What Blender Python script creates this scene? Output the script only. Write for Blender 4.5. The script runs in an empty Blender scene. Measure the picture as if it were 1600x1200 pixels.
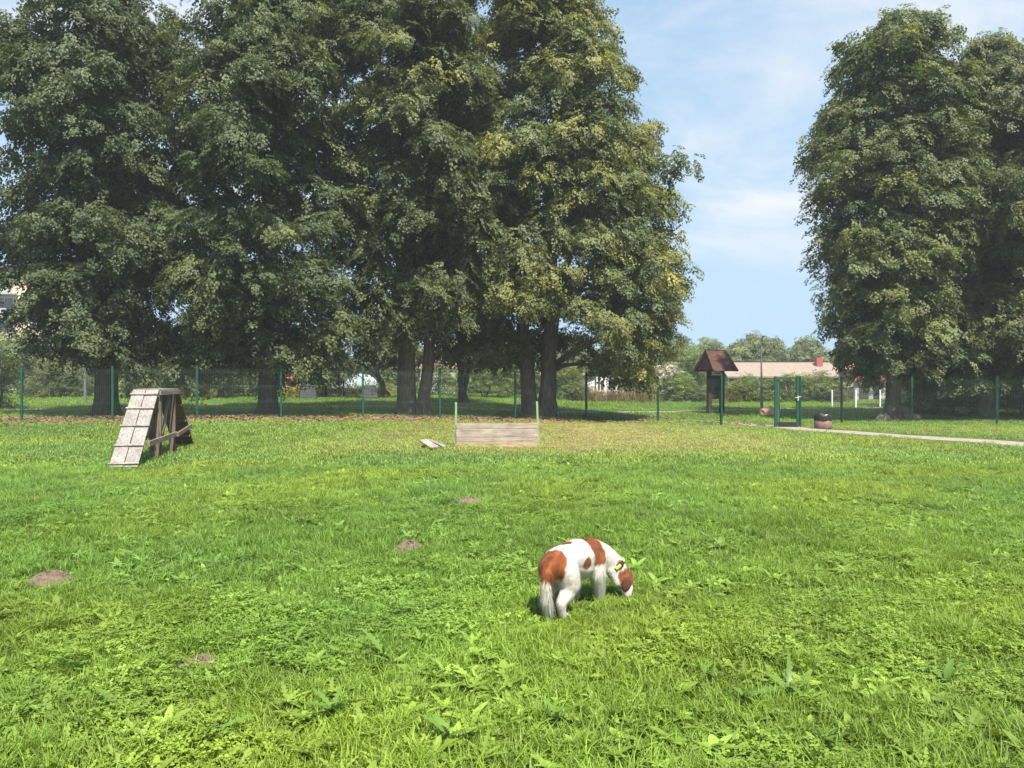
import bpy, math, random
import numpy as np
from mathutils import Vector, Matrix, noise as mnoise

R = math.radians
scene = bpy.context.scene
COL = scene.collection
rng = np.random.default_rng(7)
random.seed(7)

# ------------------------------------------------------------------ camera
F = 1186.0 / 1600.0            # focal length in image widths
CAM_H, HZ = 1.58, 596.0        # eye height, horizon row in the photograph
cam_d = bpy.data.cameras.new('camera')
cam = bpy.data.objects.new('camera', cam_d)
COL.objects.link(cam)
cam_d.sensor_width = 36.0
cam_d.lens = 36.0 * F
cam_d.clip_end = 2000
cam.location = (0, 0, CAM_H)
cam.rotation_euler = (R(90) - math.atan(4.0 / 1186.0), 0, 0)
scene.camera = cam

# ------------------------------------------------------------------ light
SUN_EL, SUN_AZ = R(58), R(158)   # azimuth clockwise from +Y: behind the camera, a little to the right
world = bpy.data.worlds.new('World')
scene.world = world
world.use_nodes = True
wn, wl = world.node_tree.nodes, world.node_tree.links
wn.clear()
w_out = wn.new('ShaderNodeOutputWorld')
w_bg = wn.new('ShaderNodeBackground')
w_bg.inputs['Strength'].default_value = 0.15
SKY_K = (1.34, 1.92, 2.45)
sky = wn.new('ShaderNodeTexSky')
sky.sky_type = 'NISHITA'
sky.sun_disc = False
sky.sun_elevation = SUN_EL
sky.sun_rotation = SUN_AZ
sky.air_density = 1.0
sky.dust_density = 0.3
sky.ozone_density = 1.6
# thin streaks of high cloud: noise on the view direction, flattened towards the horizon
tc = wn.new('ShaderNodeTexCoord')
sep = wn.new('ShaderNodeSeparateXYZ')
wl.new(tc.outputs['Generated'], sep.inputs[0])
def wmath(op, a=None, b=None):
    n = wn.new('ShaderNodeMath'); n.operation = op
    for i, v in enumerate((a, b)):
        if v is None: continue
        if isinstance(v, (int, float)): n.inputs[i].default_value = v
        else: wl.new(v, n.inputs[i])
    return n.outputs[0]
zc = wmath('ADD', wmath('MAXIMUM', sep.outputs['Z'], 0.0), 0.30)
cmb = wn.new('ShaderNodeCombineXYZ')
wl.new(wmath('DIVIDE', sep.outputs['X'], zc), cmb.inputs[0])
wl.new(wmath('DIVIDE', sep.outputs['Y'], zc), cmb.inputs[1])
mp = wn.new('ShaderNodeMapping')
mp.inputs['Rotation'].default_value = (0, 0, R(-32))
mp.inputs['Scale'].default_value = (1.15, 1.7, 1)
mp.inputs['Location'].default_value = (8.8, 8.1, 0)
wl.new(cmb.outputs[0], mp.inputs['Vector'])
nz = wn.new('ShaderNodeTexNoise')
nz.inputs['Scale'].default_value = 1.3
nz.inputs['Detail'].default_value = 9
nz.inputs['Roughness'].default_value = 0.58
nz.inputs['Distortion'].default_value = 0.6
wl.new(mp.outputs[0], nz.inputs['Vector'])
rmp = wn.new('ShaderNodeMapRange')
rmp.interpolation_type = 'SMOOTHSTEP'
rmp.inputs['From Min'].default_value = 0.40
rmp.inputs['From Max'].default_value = 0.72
rmp.inputs['To Max'].default_value = 1.0
wl.new(nz.outputs['Fac'], rmp.inputs['Value'])
mixc = wn.new('ShaderNodeMix'); mixc.data_type = 'RGBA'
fade = wn.new('ShaderNodeMapRange'); fade.interpolation_type = 'SMOOTHSTEP'
fade.inputs['From Min'].default_value = 0.08; fade.inputs['From Max'].default_value = 0.24
wl.new(sep.outputs['Z'], fade.inputs['Value'])
wl.new(wmath('MULTIPLY', rmp.outputs[0], fade.outputs[0]), mixc.inputs['Factor'])
# shoulder on the sky's brightness, the same in every direction: c / (1 + (c/k)^3)^(1/3) per channel
sp = wn.new('ShaderNodeSeparateXYZ'); wl.new(sky.outputs[0], sp.inputs[0])
sc3 = wn.new('ShaderNodeCombineXYZ')
for ch, kk in enumerate(SKY_K):
    q = wmath('POWER', wmath('ADD', wmath('POWER', wmath('DIVIDE', sp.outputs[ch], kk), 3.0), 1.0), 1 / 3)
    wl.new(wmath('DIVIDE', sp.outputs[ch], q), sc3.inputs[ch])
wl.new(sc3.outputs[0], mixc.inputs['A'])
mixc.inputs['B'].default_value = (2.3, 2.38, 2.5, 1)
wl.new(mixc.outputs['Result'], w_bg.inputs['Color'])
wl.new(w_bg.outputs[0], w_out.inputs['Surface'])

sun_d = bpy.data.lights.new('sun', 'SUN')
sun_d.energy = 4.0
sun_d.angle = R(1.2)
sun_d.color = (1.0, 0.93, 0.82)
sun = bpy.data.objects.new('sun', sun_d)
COL.objects.link(sun)
sdir = Vector((math.sin(SUN_AZ) * math.cos(SUN_EL), math.cos(SUN_AZ) * math.cos(SUN_EL), math.sin(SUN_EL)))
sun.rotation_euler = sdir.to_track_quat('Z', 'Y').to_euler()
sun.location = (0, 0, 60)

scene.view_settings.view_transform = 'Standard'
scene.view_settings.look = 'None'
scene.view_settings.exposure = 1.42
scene.view_settings.gamma = 1.0
scene.view_settings.use_curve_mapping = False
scene.render.engine = 'CYCLES'
scene.cycles.max_bounces = 6
scene.cycles.diffuse_bounces = 4
scene.cycles.glossy_bounces = 2
scene.cycles.transmission_bounces = 4
scene.cycles.transparent_max_bounces = 4
scene.cycles.use_denoising = True
scene.cycles.denoiser = 'OPENIMAGEDENOISE'
scene.cycles.denoising_input_passes = 'RGB_ALBEDO_NORMAL'
scene.cycles.denoising_prefilter = 'ACCURATE'
scene.cycles.filter_width = 1.5
scene.cycles.volume_bounces = 0
scene.cycles.volume_max_steps = 64

HAZE = 0.0009
# ------------------------------------------------------------------ helpers
def smooth(t):
    t = np.clip(t, 0, 1)
    return t * t * (3 - 2 * t)

def gz(x, y):
    """height of the ground: flat lawn, rising a little towards the far left and far back, small bumps"""
    x = np.asarray(x, float); y = np.asarray(y, float)
    z = 0.36 * smooth((y - 18) / 8) * (1 - smooth((x + 8) / 17))
    z = z + 0.22 * smooth((y - 32) / 16)
    z = z + 0.012 * np.sin(x * 1.7 + 0.6 * np.sin(y * 0.9)) * np.sin(y * 1.3 + 0.4) + 0.008 * np.sin(x * 3.1 + y * 2.3)
    return z

def g(x, y): return float(gz(x, y))
def wx(px, D): return (px - 800.0) / 1186.0 * D
def wz(py, D): return CAM_H - (py - HZ) / 1186.0 * D

_perm = rng.random((64, 64))
def vnoise(x, y, s):
    x = np.asarray(x, float) / s; y = np.asarray(y, float) / s
    xi = np.floor(x).astype(int); yi = np.floor(y).astype(int)
    fx = smooth(x - xi); fy = smooth(y - yi)
    p = lambda a, b: _perm[a % 64, b % 64]
    return (p(xi, yi) * (1 - fx) + p(xi + 1, yi) * fx) * (1 - fy) + (p(xi, yi + 1) * (1 - fx) + p(xi + 1, yi + 1) * fx) * fy

def prop(o, label=None, cat=None, group=None, kind=None):
    if label: o['label'] = label
    if cat: o['category'] = cat
    if group: o['group'] = group
    if kind: o['kind'] = kind
    return o

def empty(name, loc, label, cat, rz=0.0, group=None):
    o = bpy.data.objects.new(name, None)
    o.empty_display_size = 0.2
    COL.objects.link(o)
    o.location = loc; o.rotation_euler = (0, 0, rz)
    return prop(o, label, cat, group)

class MB:
    def __init__(s): s.v, s.f = [], []
    def add(s, vs, fs):
        n = len(s.v); s.v += [tuple(p) for p in vs]; s.f += [tuple(i + n for i in f) for f in fs]; return s
    def box(s, c, size, rot=None, taper=1.0):
        hx, hy, hz = size[0] / 2, size[1] / 2, size[2] / 2
        vs = [Vector((x * (taper if z > 0 else 1), y * (taper if z > 0 else 1), z)) for z in (-hz, hz) for x, y in ((-hx, -hy), (hx, -hy), (hx, hy), (-hx, hy))]
        if rot is not None: vs = [rot @ v for v in vs]
        c = Vector(c)
        return s.add([v + c for v in vs], [(3, 2, 1, 0), (4, 5, 6, 7), (0, 1, 5, 4), (1, 2, 6, 5), (2, 3, 7, 6), (3, 0, 4, 7)])
    def beam(s, a, b, w, h, up=(0, 0, 1)):
        """rectangular bar from a to b: w across, h along up"""
        a, b = Vector(a), Vector(b); d = b - a; L = d.length; d.normalize()
        u = Vector(up); side = d.cross(u)
        if side.length < 1e-4: side = d.cross(Vector((1, 0, 0)))
        side.normalize(); u = side.cross(d).normalized()
        m = Matrix((d, side, u)).transposed()
        return s.box((a + b) / 2, (L, w, h), m)
    def tube(s, pts, rad, n=8, cap=True):
        pts = [Vector(p) for p in pts]; k = len(pts)
        if isinstance(rad, (int, float)): rad = [rad] * k
        vs, fs = [], []
        ref = None
        for i, p in enumerate(pts):
            d = (pts[min(i + 1, k - 1)] - pts[max(i - 1, 0)]).normalized()
            if ref is None: ref = d.orthogonal().normalized()
            ref = (ref - d * ref.dot(d)).normalized(); b = d.cross(ref)
            for j in range(n):
                t = 2 * math.pi * j / n
                vs.append(p + (ref * math.cos(t) + b * math.sin(t)) * rad[i])
        for i in range(k - 1):
            for j in range(n):
                fs.append((i * n + j, i * n + (j + 1) % n, (i + 1) * n + (j + 1) % n, (i + 1) * n + j))
        if cap:
            fs.append(tuple(range(n - 1, -1, -1))); fs.append(tuple((k - 1) * n + j for j in range(n)))
        return s.add(vs, fs)
    def lathe(s, prof, c=(0, 0, 0), n=20):
        vs, fs = [], []
        for r, z in prof:
            for j in range(n):
                t = 2 * math.pi * j / n
                vs.append((c[0] + r * math.cos(t), c[1] + r * math.sin(t), c[2] + z))
        for i in range(len(prof) - 1):
            for j in range(n):
                fs.append((i * n + j, i * n + (j + 1) % n, (i + 1) * n + (j + 1) % n, (i + 1) * n + j))
        return s.add(vs, fs)
    def prism(s, poly, y0, y1):
        """polygon in x,z extruded from y0 to y1"""
        n = len(poly)
        vs = [(x, y0, z) for x, z in poly] + [(x, y1, z) for x, z in poly]
        fs = [tuple(range(n)), tuple(range(2 * n - 1, n - 1, -1))] + [(i, i + n, (i + 1) % n + n, (i + 1) % n) for i in range(n)]
        return s.add(vs, fs)
    def mesh(s, name, mat, smooth_=False):
        me = bpy.data.meshes.new(name)
        me.from_pydata(s.v, [], s.f)
        me.validate()
        if mat: me.materials.append(mat)
        if smooth_: me.polygons.foreach_set('use_smooth', [True] * len(me.polygons))
        me.update()
        return me
    def build(s, name, mat, parent=None, smooth_=False, bevel=0.0):
        o = bpy.data.objects.new(name, s.mesh(name, mat, smooth_))
        COL.objects.link(o)
        if parent is not None: o.parent = parent
        if bevel:
            m = o.modifiers.new('edge', 'BEVEL'); m.width = bevel; m.segments = 2; m.limit_method = 'ANGLE'
        return o

def obj(name, me, parent=None, loc=(0, 0, 0), rot=(0, 0, 0)):
    o = bpy.data.objects.new(name, me); COL.objects.link(o)
    o.location = loc; o.rotation_euler = rot
    if parent is not None: o.parent = parent
    return o

# ------------------------------------------------------------------ materials
def mat_new(name):
    m = bpy.data.materials.new(name); m.use_nodes = True
    nt = m.node_tree; b = nt.nodes['Principled BSDF']
    return m, nt, nt.nodes, nt.links, b

def mat(name, c1, c2=None, scale=6.0, stretch=(1, 1, 1), rough=0.75, spec=0.3, bump=0.0, bscale=None, metal=0.0, c3=None, detail=6):
    """noise-varied surface"""
    m, nt, N, L, b = mat_new(name)
    b.inputs['Roughness'].default_value = rough
    b.inputs['Specular IOR Level'].default_value = spec
    b.inputs['Metallic'].default_value = metal
    c2 = c2 or tuple(c * 0.75 for c in c1)
    tcn = N.new('ShaderNodeTexCoord'); mpn = N.new('ShaderNodeMapping'); mpn.inputs['Scale'].default_value = stretch
    L.new(tcn.outputs['Object'], mpn.inputs[0])
    n = N.new('ShaderNodeTexNoise'); n.inputs['Scale'].default_value = scale; n.inputs['Detail'].default_value = detail; n.inputs['Roughness'].default_value = 0.65
    L.new(mpn.outputs[0], n.inputs['Vector'])
    r = N.new('ShaderNodeValToRGB')
    r.color_ramp.elements[0].position = 0.3; r.color_ramp.elements[1].position = 0.7
    r.color_ramp.elements[0].color = (*c2, 1); r.color_ramp.elements[1].color = (*c1, 1)
    if c3:
        e = r.color_ramp.elements.new(0.5); e.color = (*c3, 1)
    L.new(n.outputs['Fac'], r.inputs[0]); L.new(r.outputs[0], b.inputs['Base Color'])
    if bump:
        n2 = N.new('ShaderNodeTexNoise'); n2.inputs['Scale'].default_value = bscale or scale * 3; n2.inputs['Detail'].default_value = 5
        L.new(mpn.outputs[0], n2.inputs['Vector'])
        bp = N.new('ShaderNodeBump'); bp.inputs['Strength'].default_value = bump; bp.inputs['Distance'].default_value = 0.02
        L.new(n2.outputs['Fac'], bp.inputs['Height']); L.new(bp.outputs[0], b.inputs['Normal'])
    return m

def wood(name, light, dark, axis=0, rough=0.8):
    """weathered timber: long grain, knots, streaks of grey"""
    st = [14, 14, 14]; st[axis] = 0.9
    m, nt, N, L, b = mat_new(name)
    b.inputs['Roughness'].default_value = rough; b.inputs['Specular IOR Level'].default_value = 0.2
    tcn = N.new('ShaderNodeTexCoord'); mpn = N.new('ShaderNodeMapping'); mpn.inputs['Scale'].default_value = st
    oi = N.new('ShaderNodeObjectInfo'); ad = N.new('ShaderNodeVectorMath'); ad.operation = 'ADD'
    ml = N.new('ShaderNodeMath'); ml.operation = 'MULTIPLY'; ml.inputs[1].default_value = 37
    L.new(oi.outputs['Random'], ml.inputs[0]); L.new(tcn.outputs['Object'], ad.inputs[0]); L.new(ml.outputs[0], ad.inputs[1])
    L.new(ad.outputs[0], mpn.inputs[0])
    n = N.new('ShaderNodeTexNoise'); n.inputs['Scale'].default_value = 2.4; n.inputs['Detail'].default_value = 8; n.inputs['Roughness'].default_value = 0.7; n.inputs['Distortion'].default_value = 0.5
    L.new(mpn.outputs[0], n.inputs['Vector'])
    r = N.new('ShaderNodeValToRGB')
    r.color_ramp.elements[0].position = 0.33; r.color_ramp.elements[1].position = 0.62
    r.color_ramp.elements[0].color = (*dark, 1); r.color_ramp.elements[1].color = (*light, 1)
    L.new(n.outputs['Fac'], r.inputs[0])
    n3 = N.new('ShaderNodeTexNoise'); n3.inputs['Scale'].default_value = 3.5; n3.inputs['Detail'].default_value = 3
    L.new(ad.outputs[0], n3.inputs['Vector'])
    mr = N.new('ShaderNodeMapRange'); mr.inputs['From Min'].default_value = 0.3; mr.inputs['From Max'].default_value = 0.7; mr.inputs['To Min'].default_value = 0.72; mr.inputs['To Max'].default_value = 1.12
    L.new(n3.outputs['Fac'], mr.inputs['Value'])
    mx = N.new('ShaderNodeVectorMath'); mx.operation = 'SCALE'
    L.new(r.outputs[0], mx.inputs[0]); L.new(mr.outputs[0], mx.inputs['Scale']); L.new(mx.outputs[0], b.inputs['Base Color'])
    bp = N.new('ShaderNodeBump'); bp.inputs['Strength'].default_value = 0.35; bp.inputs['Distance'].default_value = 0.01
    L.new(n.outputs['Fac'], bp.inputs['Height']); L.new(bp.outputs[0], b.inputs['Normal'])
    return m

def leafmat(name, base, var=0.35, rough=0.5, spec=0.35, transl=0.3, tcol=None):
    """leaves and blades: colour of the kind times the tint of the instance and a per-leaf variation, with light passing through"""
    m, nt, N, L, b = mat_new(name)
    b.inputs['Roughness'].default_value = rough; b.inputs['Specular IOR Level'].default_value = spec
    at = N.new('ShaderNodeAttribute'); at.attribute_type = 'INSTANCER'; at.attribute_name = 'tint'
    ge = N.new('ShaderNodeNewGeometry')
    mr = N.new('ShaderNodeMapRange'); mr.inputs['To Min'].default_value = 1 - var; mr.inputs['To Max'].default_value = 1 + var
    L.new(ge.outputs['Random Per Island'], mr.inputs['Value'])
    m1 = N.new('ShaderNodeVectorMath'); m1.operation = 'MULTIPLY'; m1.inputs[1].default_value = base
    L.new(at.outputs['Vector'], m1.inputs[0])
    m2 = N.new('ShaderNodeVectorMath'); m2.operation = 'SCALE'
    L.new(m1.outputs[0], m2.inputs[0]); L.new(mr.outputs[0], m2.inputs['Scale'])
    L.new(m2.outputs[0], b.inputs['Base Color'])
    tr = N.new('ShaderNodeBsdfTranslucent')
    m3 = N.new('ShaderNodeVectorMath'); m3.operation = 'MULTIPLY'; m3.inputs[1].default_value = tcol or (1.3, 1.35, 0.6)
    L.new(m2.outputs[0], m3.inputs[0]); L.new(m3.outputs[0], tr.inputs['Color'])
    ms = N.new('ShaderNodeMixShader'); ms.inputs[0].default_value = transl
    L.new(b.outputs[0], ms.inputs[1]); L.new(tr.outputs[0], ms.inputs[2])
    L.new(ms.outputs[0], N['Material Output'].inputs['Surface'])
    return m

def plain_leafmat(name, base, transl=0.3):
    """leaf of a single plant: its own colour with veins' variation"""
    m, nt, N, L, b = mat_new(name)
    b.inputs['Roughness'].default_value = 0.45; b.inputs['Specular IOR Level'].default_value = 0.4
    oi = N.new('ShaderNodeObjectInfo'); n = N.new('ShaderNodeTexNoise'); n.inputs['Scale'].default_value = 30
    mr = N.new('ShaderNodeMapRange'); mr.inputs['To Min'].default_value = 0.7; mr.inputs['To Max'].default_value = 1.35
    ad = N.new('ShaderNodeMath'); ad.operation = 'MULTIPLY_ADD'; ad.inputs[1].default_value = 0.5
    L.new(n.outputs['Fac'], ad.inputs[0]); 
    hf = N.new('ShaderNodeMath'); hf.operation = 'MULTIPLY'; hf.inputs[1].default_value = 0.6
    L.new(oi.outputs['Random'], hf.inputs[0]); L.new(hf.outputs[0], ad.inputs[2]); L.new(ad.outputs[0], mr.inputs['Value'])
    sc = N.new('ShaderNodeVectorMath'); sc.operation = 'SCALE'; sc.inputs[0].default_value = base
    L.new(mr.outputs[0], sc.inputs['Scale']); L.new(sc.outputs[0], b.inputs['Base Color'])
    tr = N.new('ShaderNodeBsdfTranslucent'); L.new(sc.outputs[0], tr.inputs['Color'])
    ms = N.new('ShaderNodeMixShader'); ms.inputs[0].default_value = transl
    L.new(b.outputs[0], ms.inputs[1]); L.new(tr.outputs[0], ms.inputs[2])
    L.new(ms.outputs[0], N['Material Output'].inputs['Surface'])
    return m

M = {}
M['grass'] = leafmat('grass_blade', (0.168, 0.272, 0.042), 0.4, 0.5, 0.3, 0.4, (1.2, 1.2, 0.5))
M['clover'] = leafmat('clover_leaf', (0.160, 0.270, 0.044), 0.3, 0.55, 0.25, 0.3, (1.2, 1.2, 0.5))
M['lime_leaf'] = leafmat('lime_leaf', (0.083, 0.112, 0.042), 0.35, 0.5, 0.4, 0.38, (1.4, 1.4, 0.5))
M['bush_leaf'] = leafmat('bush_leaf', (0.085, 0.115, 0.040), 0.4, 0.55, 0.3, 0.25, (1.3, 1.3, 0.6))
M['weed'] = plain_leafmat('weed_leaf', (0.115, 0.205, 0.032))
M['litter'] = mat('dry_leaf', (0.27, 0.165, 0.095), (0.13, 0.08, 0.05), scale=3, rough=0.8)
M['soil'] = mat('loose_soil', (0.215, 0.16, 0.125), (0.085, 0.062, 0.047), scale=18, rough=0.95, spec=0.1, bump=0.8, bscale=60)
M['bark'] = mat('lime_bark', (0.20, 0.165, 0.135), (0.055, 0.045, 0.038), scale=5, stretch=(3, 3, 0.55), rough=0.9, spec=0.15, bump=1.0, bscale=9)
M['bark_dark'] = mat('dark_bark', (0.10, 0.085, 0.07), (0.035, 0.03, 0.026), scale=5, stretch=(3, 3, 0.6), rough=0.9, spec=0.1, bump=0.9, bscale=9)
M['grey_wood'] = wood('grey_weathered_wood', (0.345, 0.32, 0.30), (0.14, 0.125, 0.115))
M['rail_wood'] = wood('dull_brown_grey_wood', (0.25, 0.205, 0.17), (0.12, 0.095, 0.08))
M['brown_wood'] = wood('brown_weathered_wood', (0.20, 0.135, 0.085), (0.075, 0.048, 0.03))
M['post_wood'] = wood('red_brown_wood', (0.19, 0.145, 0.115), (0.08, 0.06, 0.05), axis=2)
M['hurdle_wood'] = wood('pale_hurdle_wood', (0.46, 0.385, 0.325), (0.20, 0.165, 0.135))
M['hurdle_wood_low'] = wood('pinkish_hurdle_wood', (0.47, 0.34, 0.245), (0.27, 0.19, 0.135))
M['hurdle_green'] = mat('pale_green_paint', (0.27, 0.37, 0.22), (0.18, 0.27, 0.14), scale=9, rough=0.55, bump=0.1)
M['fence_green'] = mat('dark_green_paint', (0.009, 0.070, 0.042), (0.007, 0.054, 0.033), scale=5, rough=0.45, spec=0.45)
M['wire_green'] = mat('green_wire', (0.085, 0.125, 0.10), (0.06, 0.095, 0.075), scale=5, rough=0.4, spec=0.5)
M['black'] = mat('black_plastic', (0.022, 0.022, 0.025), (0.014, 0.014, 0.016), scale=8, rough=0.35, spec=0.5)
M['steel'] = mat('grey_steel', (0.27, 0.28, 0.29), (0.21, 0.22, 0.23), scale=8, rough=0.4, metal=0.5)
M['chrome'] = mat('bright_metal', (0.72, 0.70, 0.68), (0.6, 0.58, 0.56), scale=8, rough=0.3, metal=0.6)
M['concrete_pink'] = mat('pinkish_concrete', (0.24, 0.145, 0.125), (0.14, 0.085, 0.072), scale=7, rough=0.9, bump=0.4, bscale=50)
M['path'] = mat('pale_gravel_path', (0.35, 0.31, 0.265), (0.21, 0.18, 0.15), scale=5, rough=0.95, spec=0.1, bump=0.4, bscale=70)
M['kiosk_roof'] = wood('brown_stained_roof', (0.105, 0.052, 0.042), (0.055, 0.027, 0.022))
M['kiosk_wood'] = wood('dark_stained_timber', (0.075, 0.045, 0.036), (0.03, 0.019, 0.016), axis=2)
M['kiosk_gable'] = wood('red_brown_boards', (0.21, 0.085, 0.06), (0.11, 0.043, 0.03), axis=2)
M['board_dark'] = mat('dark_board', (0.05, 0.045, 0.043), (0.033, 0.03, 0.028), scale=6, rough=0.6)
M['white'] = mat('white_paint', (0.78, 0.77, 0.74), (0.66, 0.65, 0.62), scale=6, rough=0.6)
M['print'] = mat('dark_print', (0.04, 0.04, 0.05), (0.03, 0.03, 0.04), rough=0.7)
M['boulder'] = mat('granite', (0.30, 0.26, 0.23), (0.17, 0.15, 0.13), scale=7, rough=0.9, bump=0.5, bscale=30)
M['boulder_pink'] = mat('pink_granite', (0.52, 0.33, 0.22), (0.34, 0.22, 0.15), scale=7, rough=0.9, bump=0.5, bscale=30)
M['beige_wall'] = mat('beige_render', (0.35, 0.29, 0.24), (0.29, 0.24, 0.195), scale=1.5, rough=0.9)
M['roof_beige'] = mat('faded_sheet_roof', (0.27, 0.22, 0.18), (0.21, 0.17, 0.14), scale=2, stretch=(3, 0.4, 1), rough=0.85)
M['roof_grey'] = mat('grey_roof', (0.25, 0.26, 0.28), (0.18, 0.185, 0.2), scale=4, rough=0.8)
M['roof_pink'] = mat('faded_red_roof', (0.52, 0.30, 0.26), (0.40, 0.22, 0.19), scale=4, rough=0.85)
M['red'] = mat('red_paint', (0.36, 0.11, 0.11), (0.29, 0.085, 0.085), scale=5, rough=0.5)
M['brick_red'] = mat('red_brickwork', (0.48, 0.14, 0.10), (0.36, 0.10, 0.07), scale=12, rough=0.9)
M['glass'] = mat('window_glass', (0.07, 0.08, 0.09), (0.05, 0.055, 0.06), rough=0.08, spec=0.8)
M['panel_beige'] = mat('apartment_panel', (0.66, 0.55, 0.43), (0.58, 0.48, 0.37), scale=1.2, rough=0.9)
M['balcony'] = mat('balcony_panel', (0.42, 0.42, 0.43), (0.34, 0.34, 0.35), scale=2, rough=0.8)
M['poly'] = mat('greenhouse_sheet', (0.52, 0.62, 0.68), (0.42, 0.52, 0.58), scale=2, rough=0.35, spec=0.5)
M['flower_yellow'] = leafmat('yellow_flower', (0.75, 0.55, 0.03), 0.2, 0.7, 0.1, 0.25, (1, 1, 0.4))
M['flower_white'] = leafmat('white_flower', (0.60, 0.55, 0.48), 0.25, 0.8, 0.1, 0.2, (1, 1, 1))
M['reed'] = leafmat('dry_reed', (0.27, 0.22, 0.13), 0.3, 0.8, 0.1, 0.2, (1, 1, 0.8))

# ground colour: dark turf soil with worn and dry patches
gm, nt, N, L, b = mat_new('turf_soil')
b.inputs['Roughness'].default_value = 0.95; b.inputs['Specular IOR Level'].default_value = 0.1
tcn = N.new('ShaderNodeTexCoord')
n1 = N.new('ShaderNodeTexNoise'); n1.inputs['Scale'].default_value = 0.9; n1.inputs['Detail'].default_value = 8
n2 = N.new('ShaderNodeTexNoise'); n2.inputs['Scale'].default_value = 22; n2.inputs['Detail'].default_value = 6
L.new(tcn.outputs['Object'], n1.inputs['Vector']); L.new(tcn.outputs['Object'], n2.inputs['Vector'])
r1 = N.new('ShaderNodeValToRGB'); r1.color_ramp.elements[0].color = (0.045, 0.075, 0.016, 1); r1.color_ramp.elements[1].color = (0.10, 0.145, 0.032, 1)
r1.color_ramp.elements[0].position = 0.35; r1.color_ramp.elements[1].position = 0.65
L.new(n1.outputs['Fac'], r1.inputs[0])
mr = N.new('ShaderNodeMapRange'); mr.inputs['From Min'].default_value = 0.3; mr.inputs['From Max'].default_value = 0.7; mr.inputs['To Min'].default_value = 0.55; mr.inputs['To Max'].default_value = 1.3
L.new(n2.outputs['Fac'], mr.inputs['Value'])
sc = N.new('ShaderNodeVectorMath'); sc.operation = 'SCALE'
L.new(r1.outputs[0], sc.inputs[0]); L.new(mr.outputs[0], sc.inputs['Scale']); wat = N.new('ShaderNodeAttribute'); wat.attribute_name = 'wear'
wmx = N.new('ShaderNodeMix'); wmx.data_type = 'RGBA'; wmx.inputs['B'].default_value = (0.20, 0.135, 0.075, 1)
L.new(wat.outputs['Fac'], wmx.inputs['Factor']); L.new(sc.outputs[0], wmx.inputs['A']); L.new(wmx.outputs['Result'], b.inputs['Base Color'])
bp = N.new('ShaderNodeBump'); bp.inputs['Strength'].default_value = 0.6; bp.inputs['Distance'].default_value = 0.03
L.new(n2.outputs['Fac'], bp.inputs['Height']); L.new(bp.outputs[0], b.inputs['Normal'])
M['ground'] = gm

# ------------------------------------------------------------------ scatter (geometry nodes on one object)
def source(name, mb, mt):
    me = mb.mesh(name, mt)
    return bpy.data.objects.new(name, me)      # not linked: only a shape for the scatter

def scatter_group(name, sources):
    ng = bpy.data.node_groups.new(name, 'GeometryNodeTree')
    ng.interface.new_socket('Geometry', in_out='INPUT', socket_type='NodeSocketGeometry')
    ng.interface.new_socket('Geometry', in_out='OUTPUT', socket_type='NodeSocketGeometry')
    n, l = ng.nodes, ng.links
    gi, go = n.new('NodeGroupInput'), n.new('NodeGroupOutput')
    jn = n.new('GeometryNodeJoinGeometry')
    for s in sources:
        oi = n.new('GeometryNodeObjectInfo'); oi.inputs['Object'].default_value = s
        gt = n.new('GeometryNodeGeometryToInstance')
        l.new(oi.outputs['Geometry'], gt.inputs[0]); l.new(gt.outputs[0], jn.inputs[0])
    ip = n.new('GeometryNodeInstanceOnPoints')
    ip.inputs['Pick Instance'].default_value = True
    def named(nm, t):
        a = n.new('GeometryNodeInputNamedAttribute'); a.data_type = t; a.inputs['Name'].default_value = nm
        return a.outputs['Attribute']
    er = n.new('FunctionNodeEulerToRotation')
    l.new(named('rot', 'FLOAT_VECTOR'), er.inputs[0])
    l.new(gi.outputs[0], ip.inputs['Points']); l.new(jn.outputs[0], ip.inputs['Instance'])
    l.new(named('variant', 'INT'), ip.inputs['Instance Index'])
    l.new(er.outputs[0], ip.inputs['Rotation']); l.new(named('scl', 'FLOAT_VECTOR'), ip.inputs['Scale'])
    l.new(ip.outputs[0], go.inputs[0])
    return ng

def scatter(name, group, nvar, pos, rot, scl, tint, parent=None):
    n = len(pos)
    me = bpy.data.meshes.new(name)
    me.vertices.add(n)
    me.vertices.foreach_set('co', np.asarray(pos, np.float32).ravel())
    scl = np.asarray(scl, np.float32)
    if scl.ndim == 1: scl = np.repeat(scl[:, None], 3, 1)
    for nm, arr in (('rot', rot), ('scl', scl), ('tint', tint)):
        a = me.attributes.new(nm, 'FLOAT_VECTOR', 'POINT'); a.data.foreach_set('vector', np.asarray(arr, np.float32).ravel())
    a = me.attributes.new('variant', 'INT', 'POINT'); a.data.foreach_set('value', rng.integers(0, nvar, n).astype(np.int32))
    o = bpy.data.objects.new(name, me); COL.objects.link(o)
    if parent is not None: o.parent = parent
    md = o.modifiers.new('scatter', 'NODES'); md.node_group = group
    return o

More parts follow.
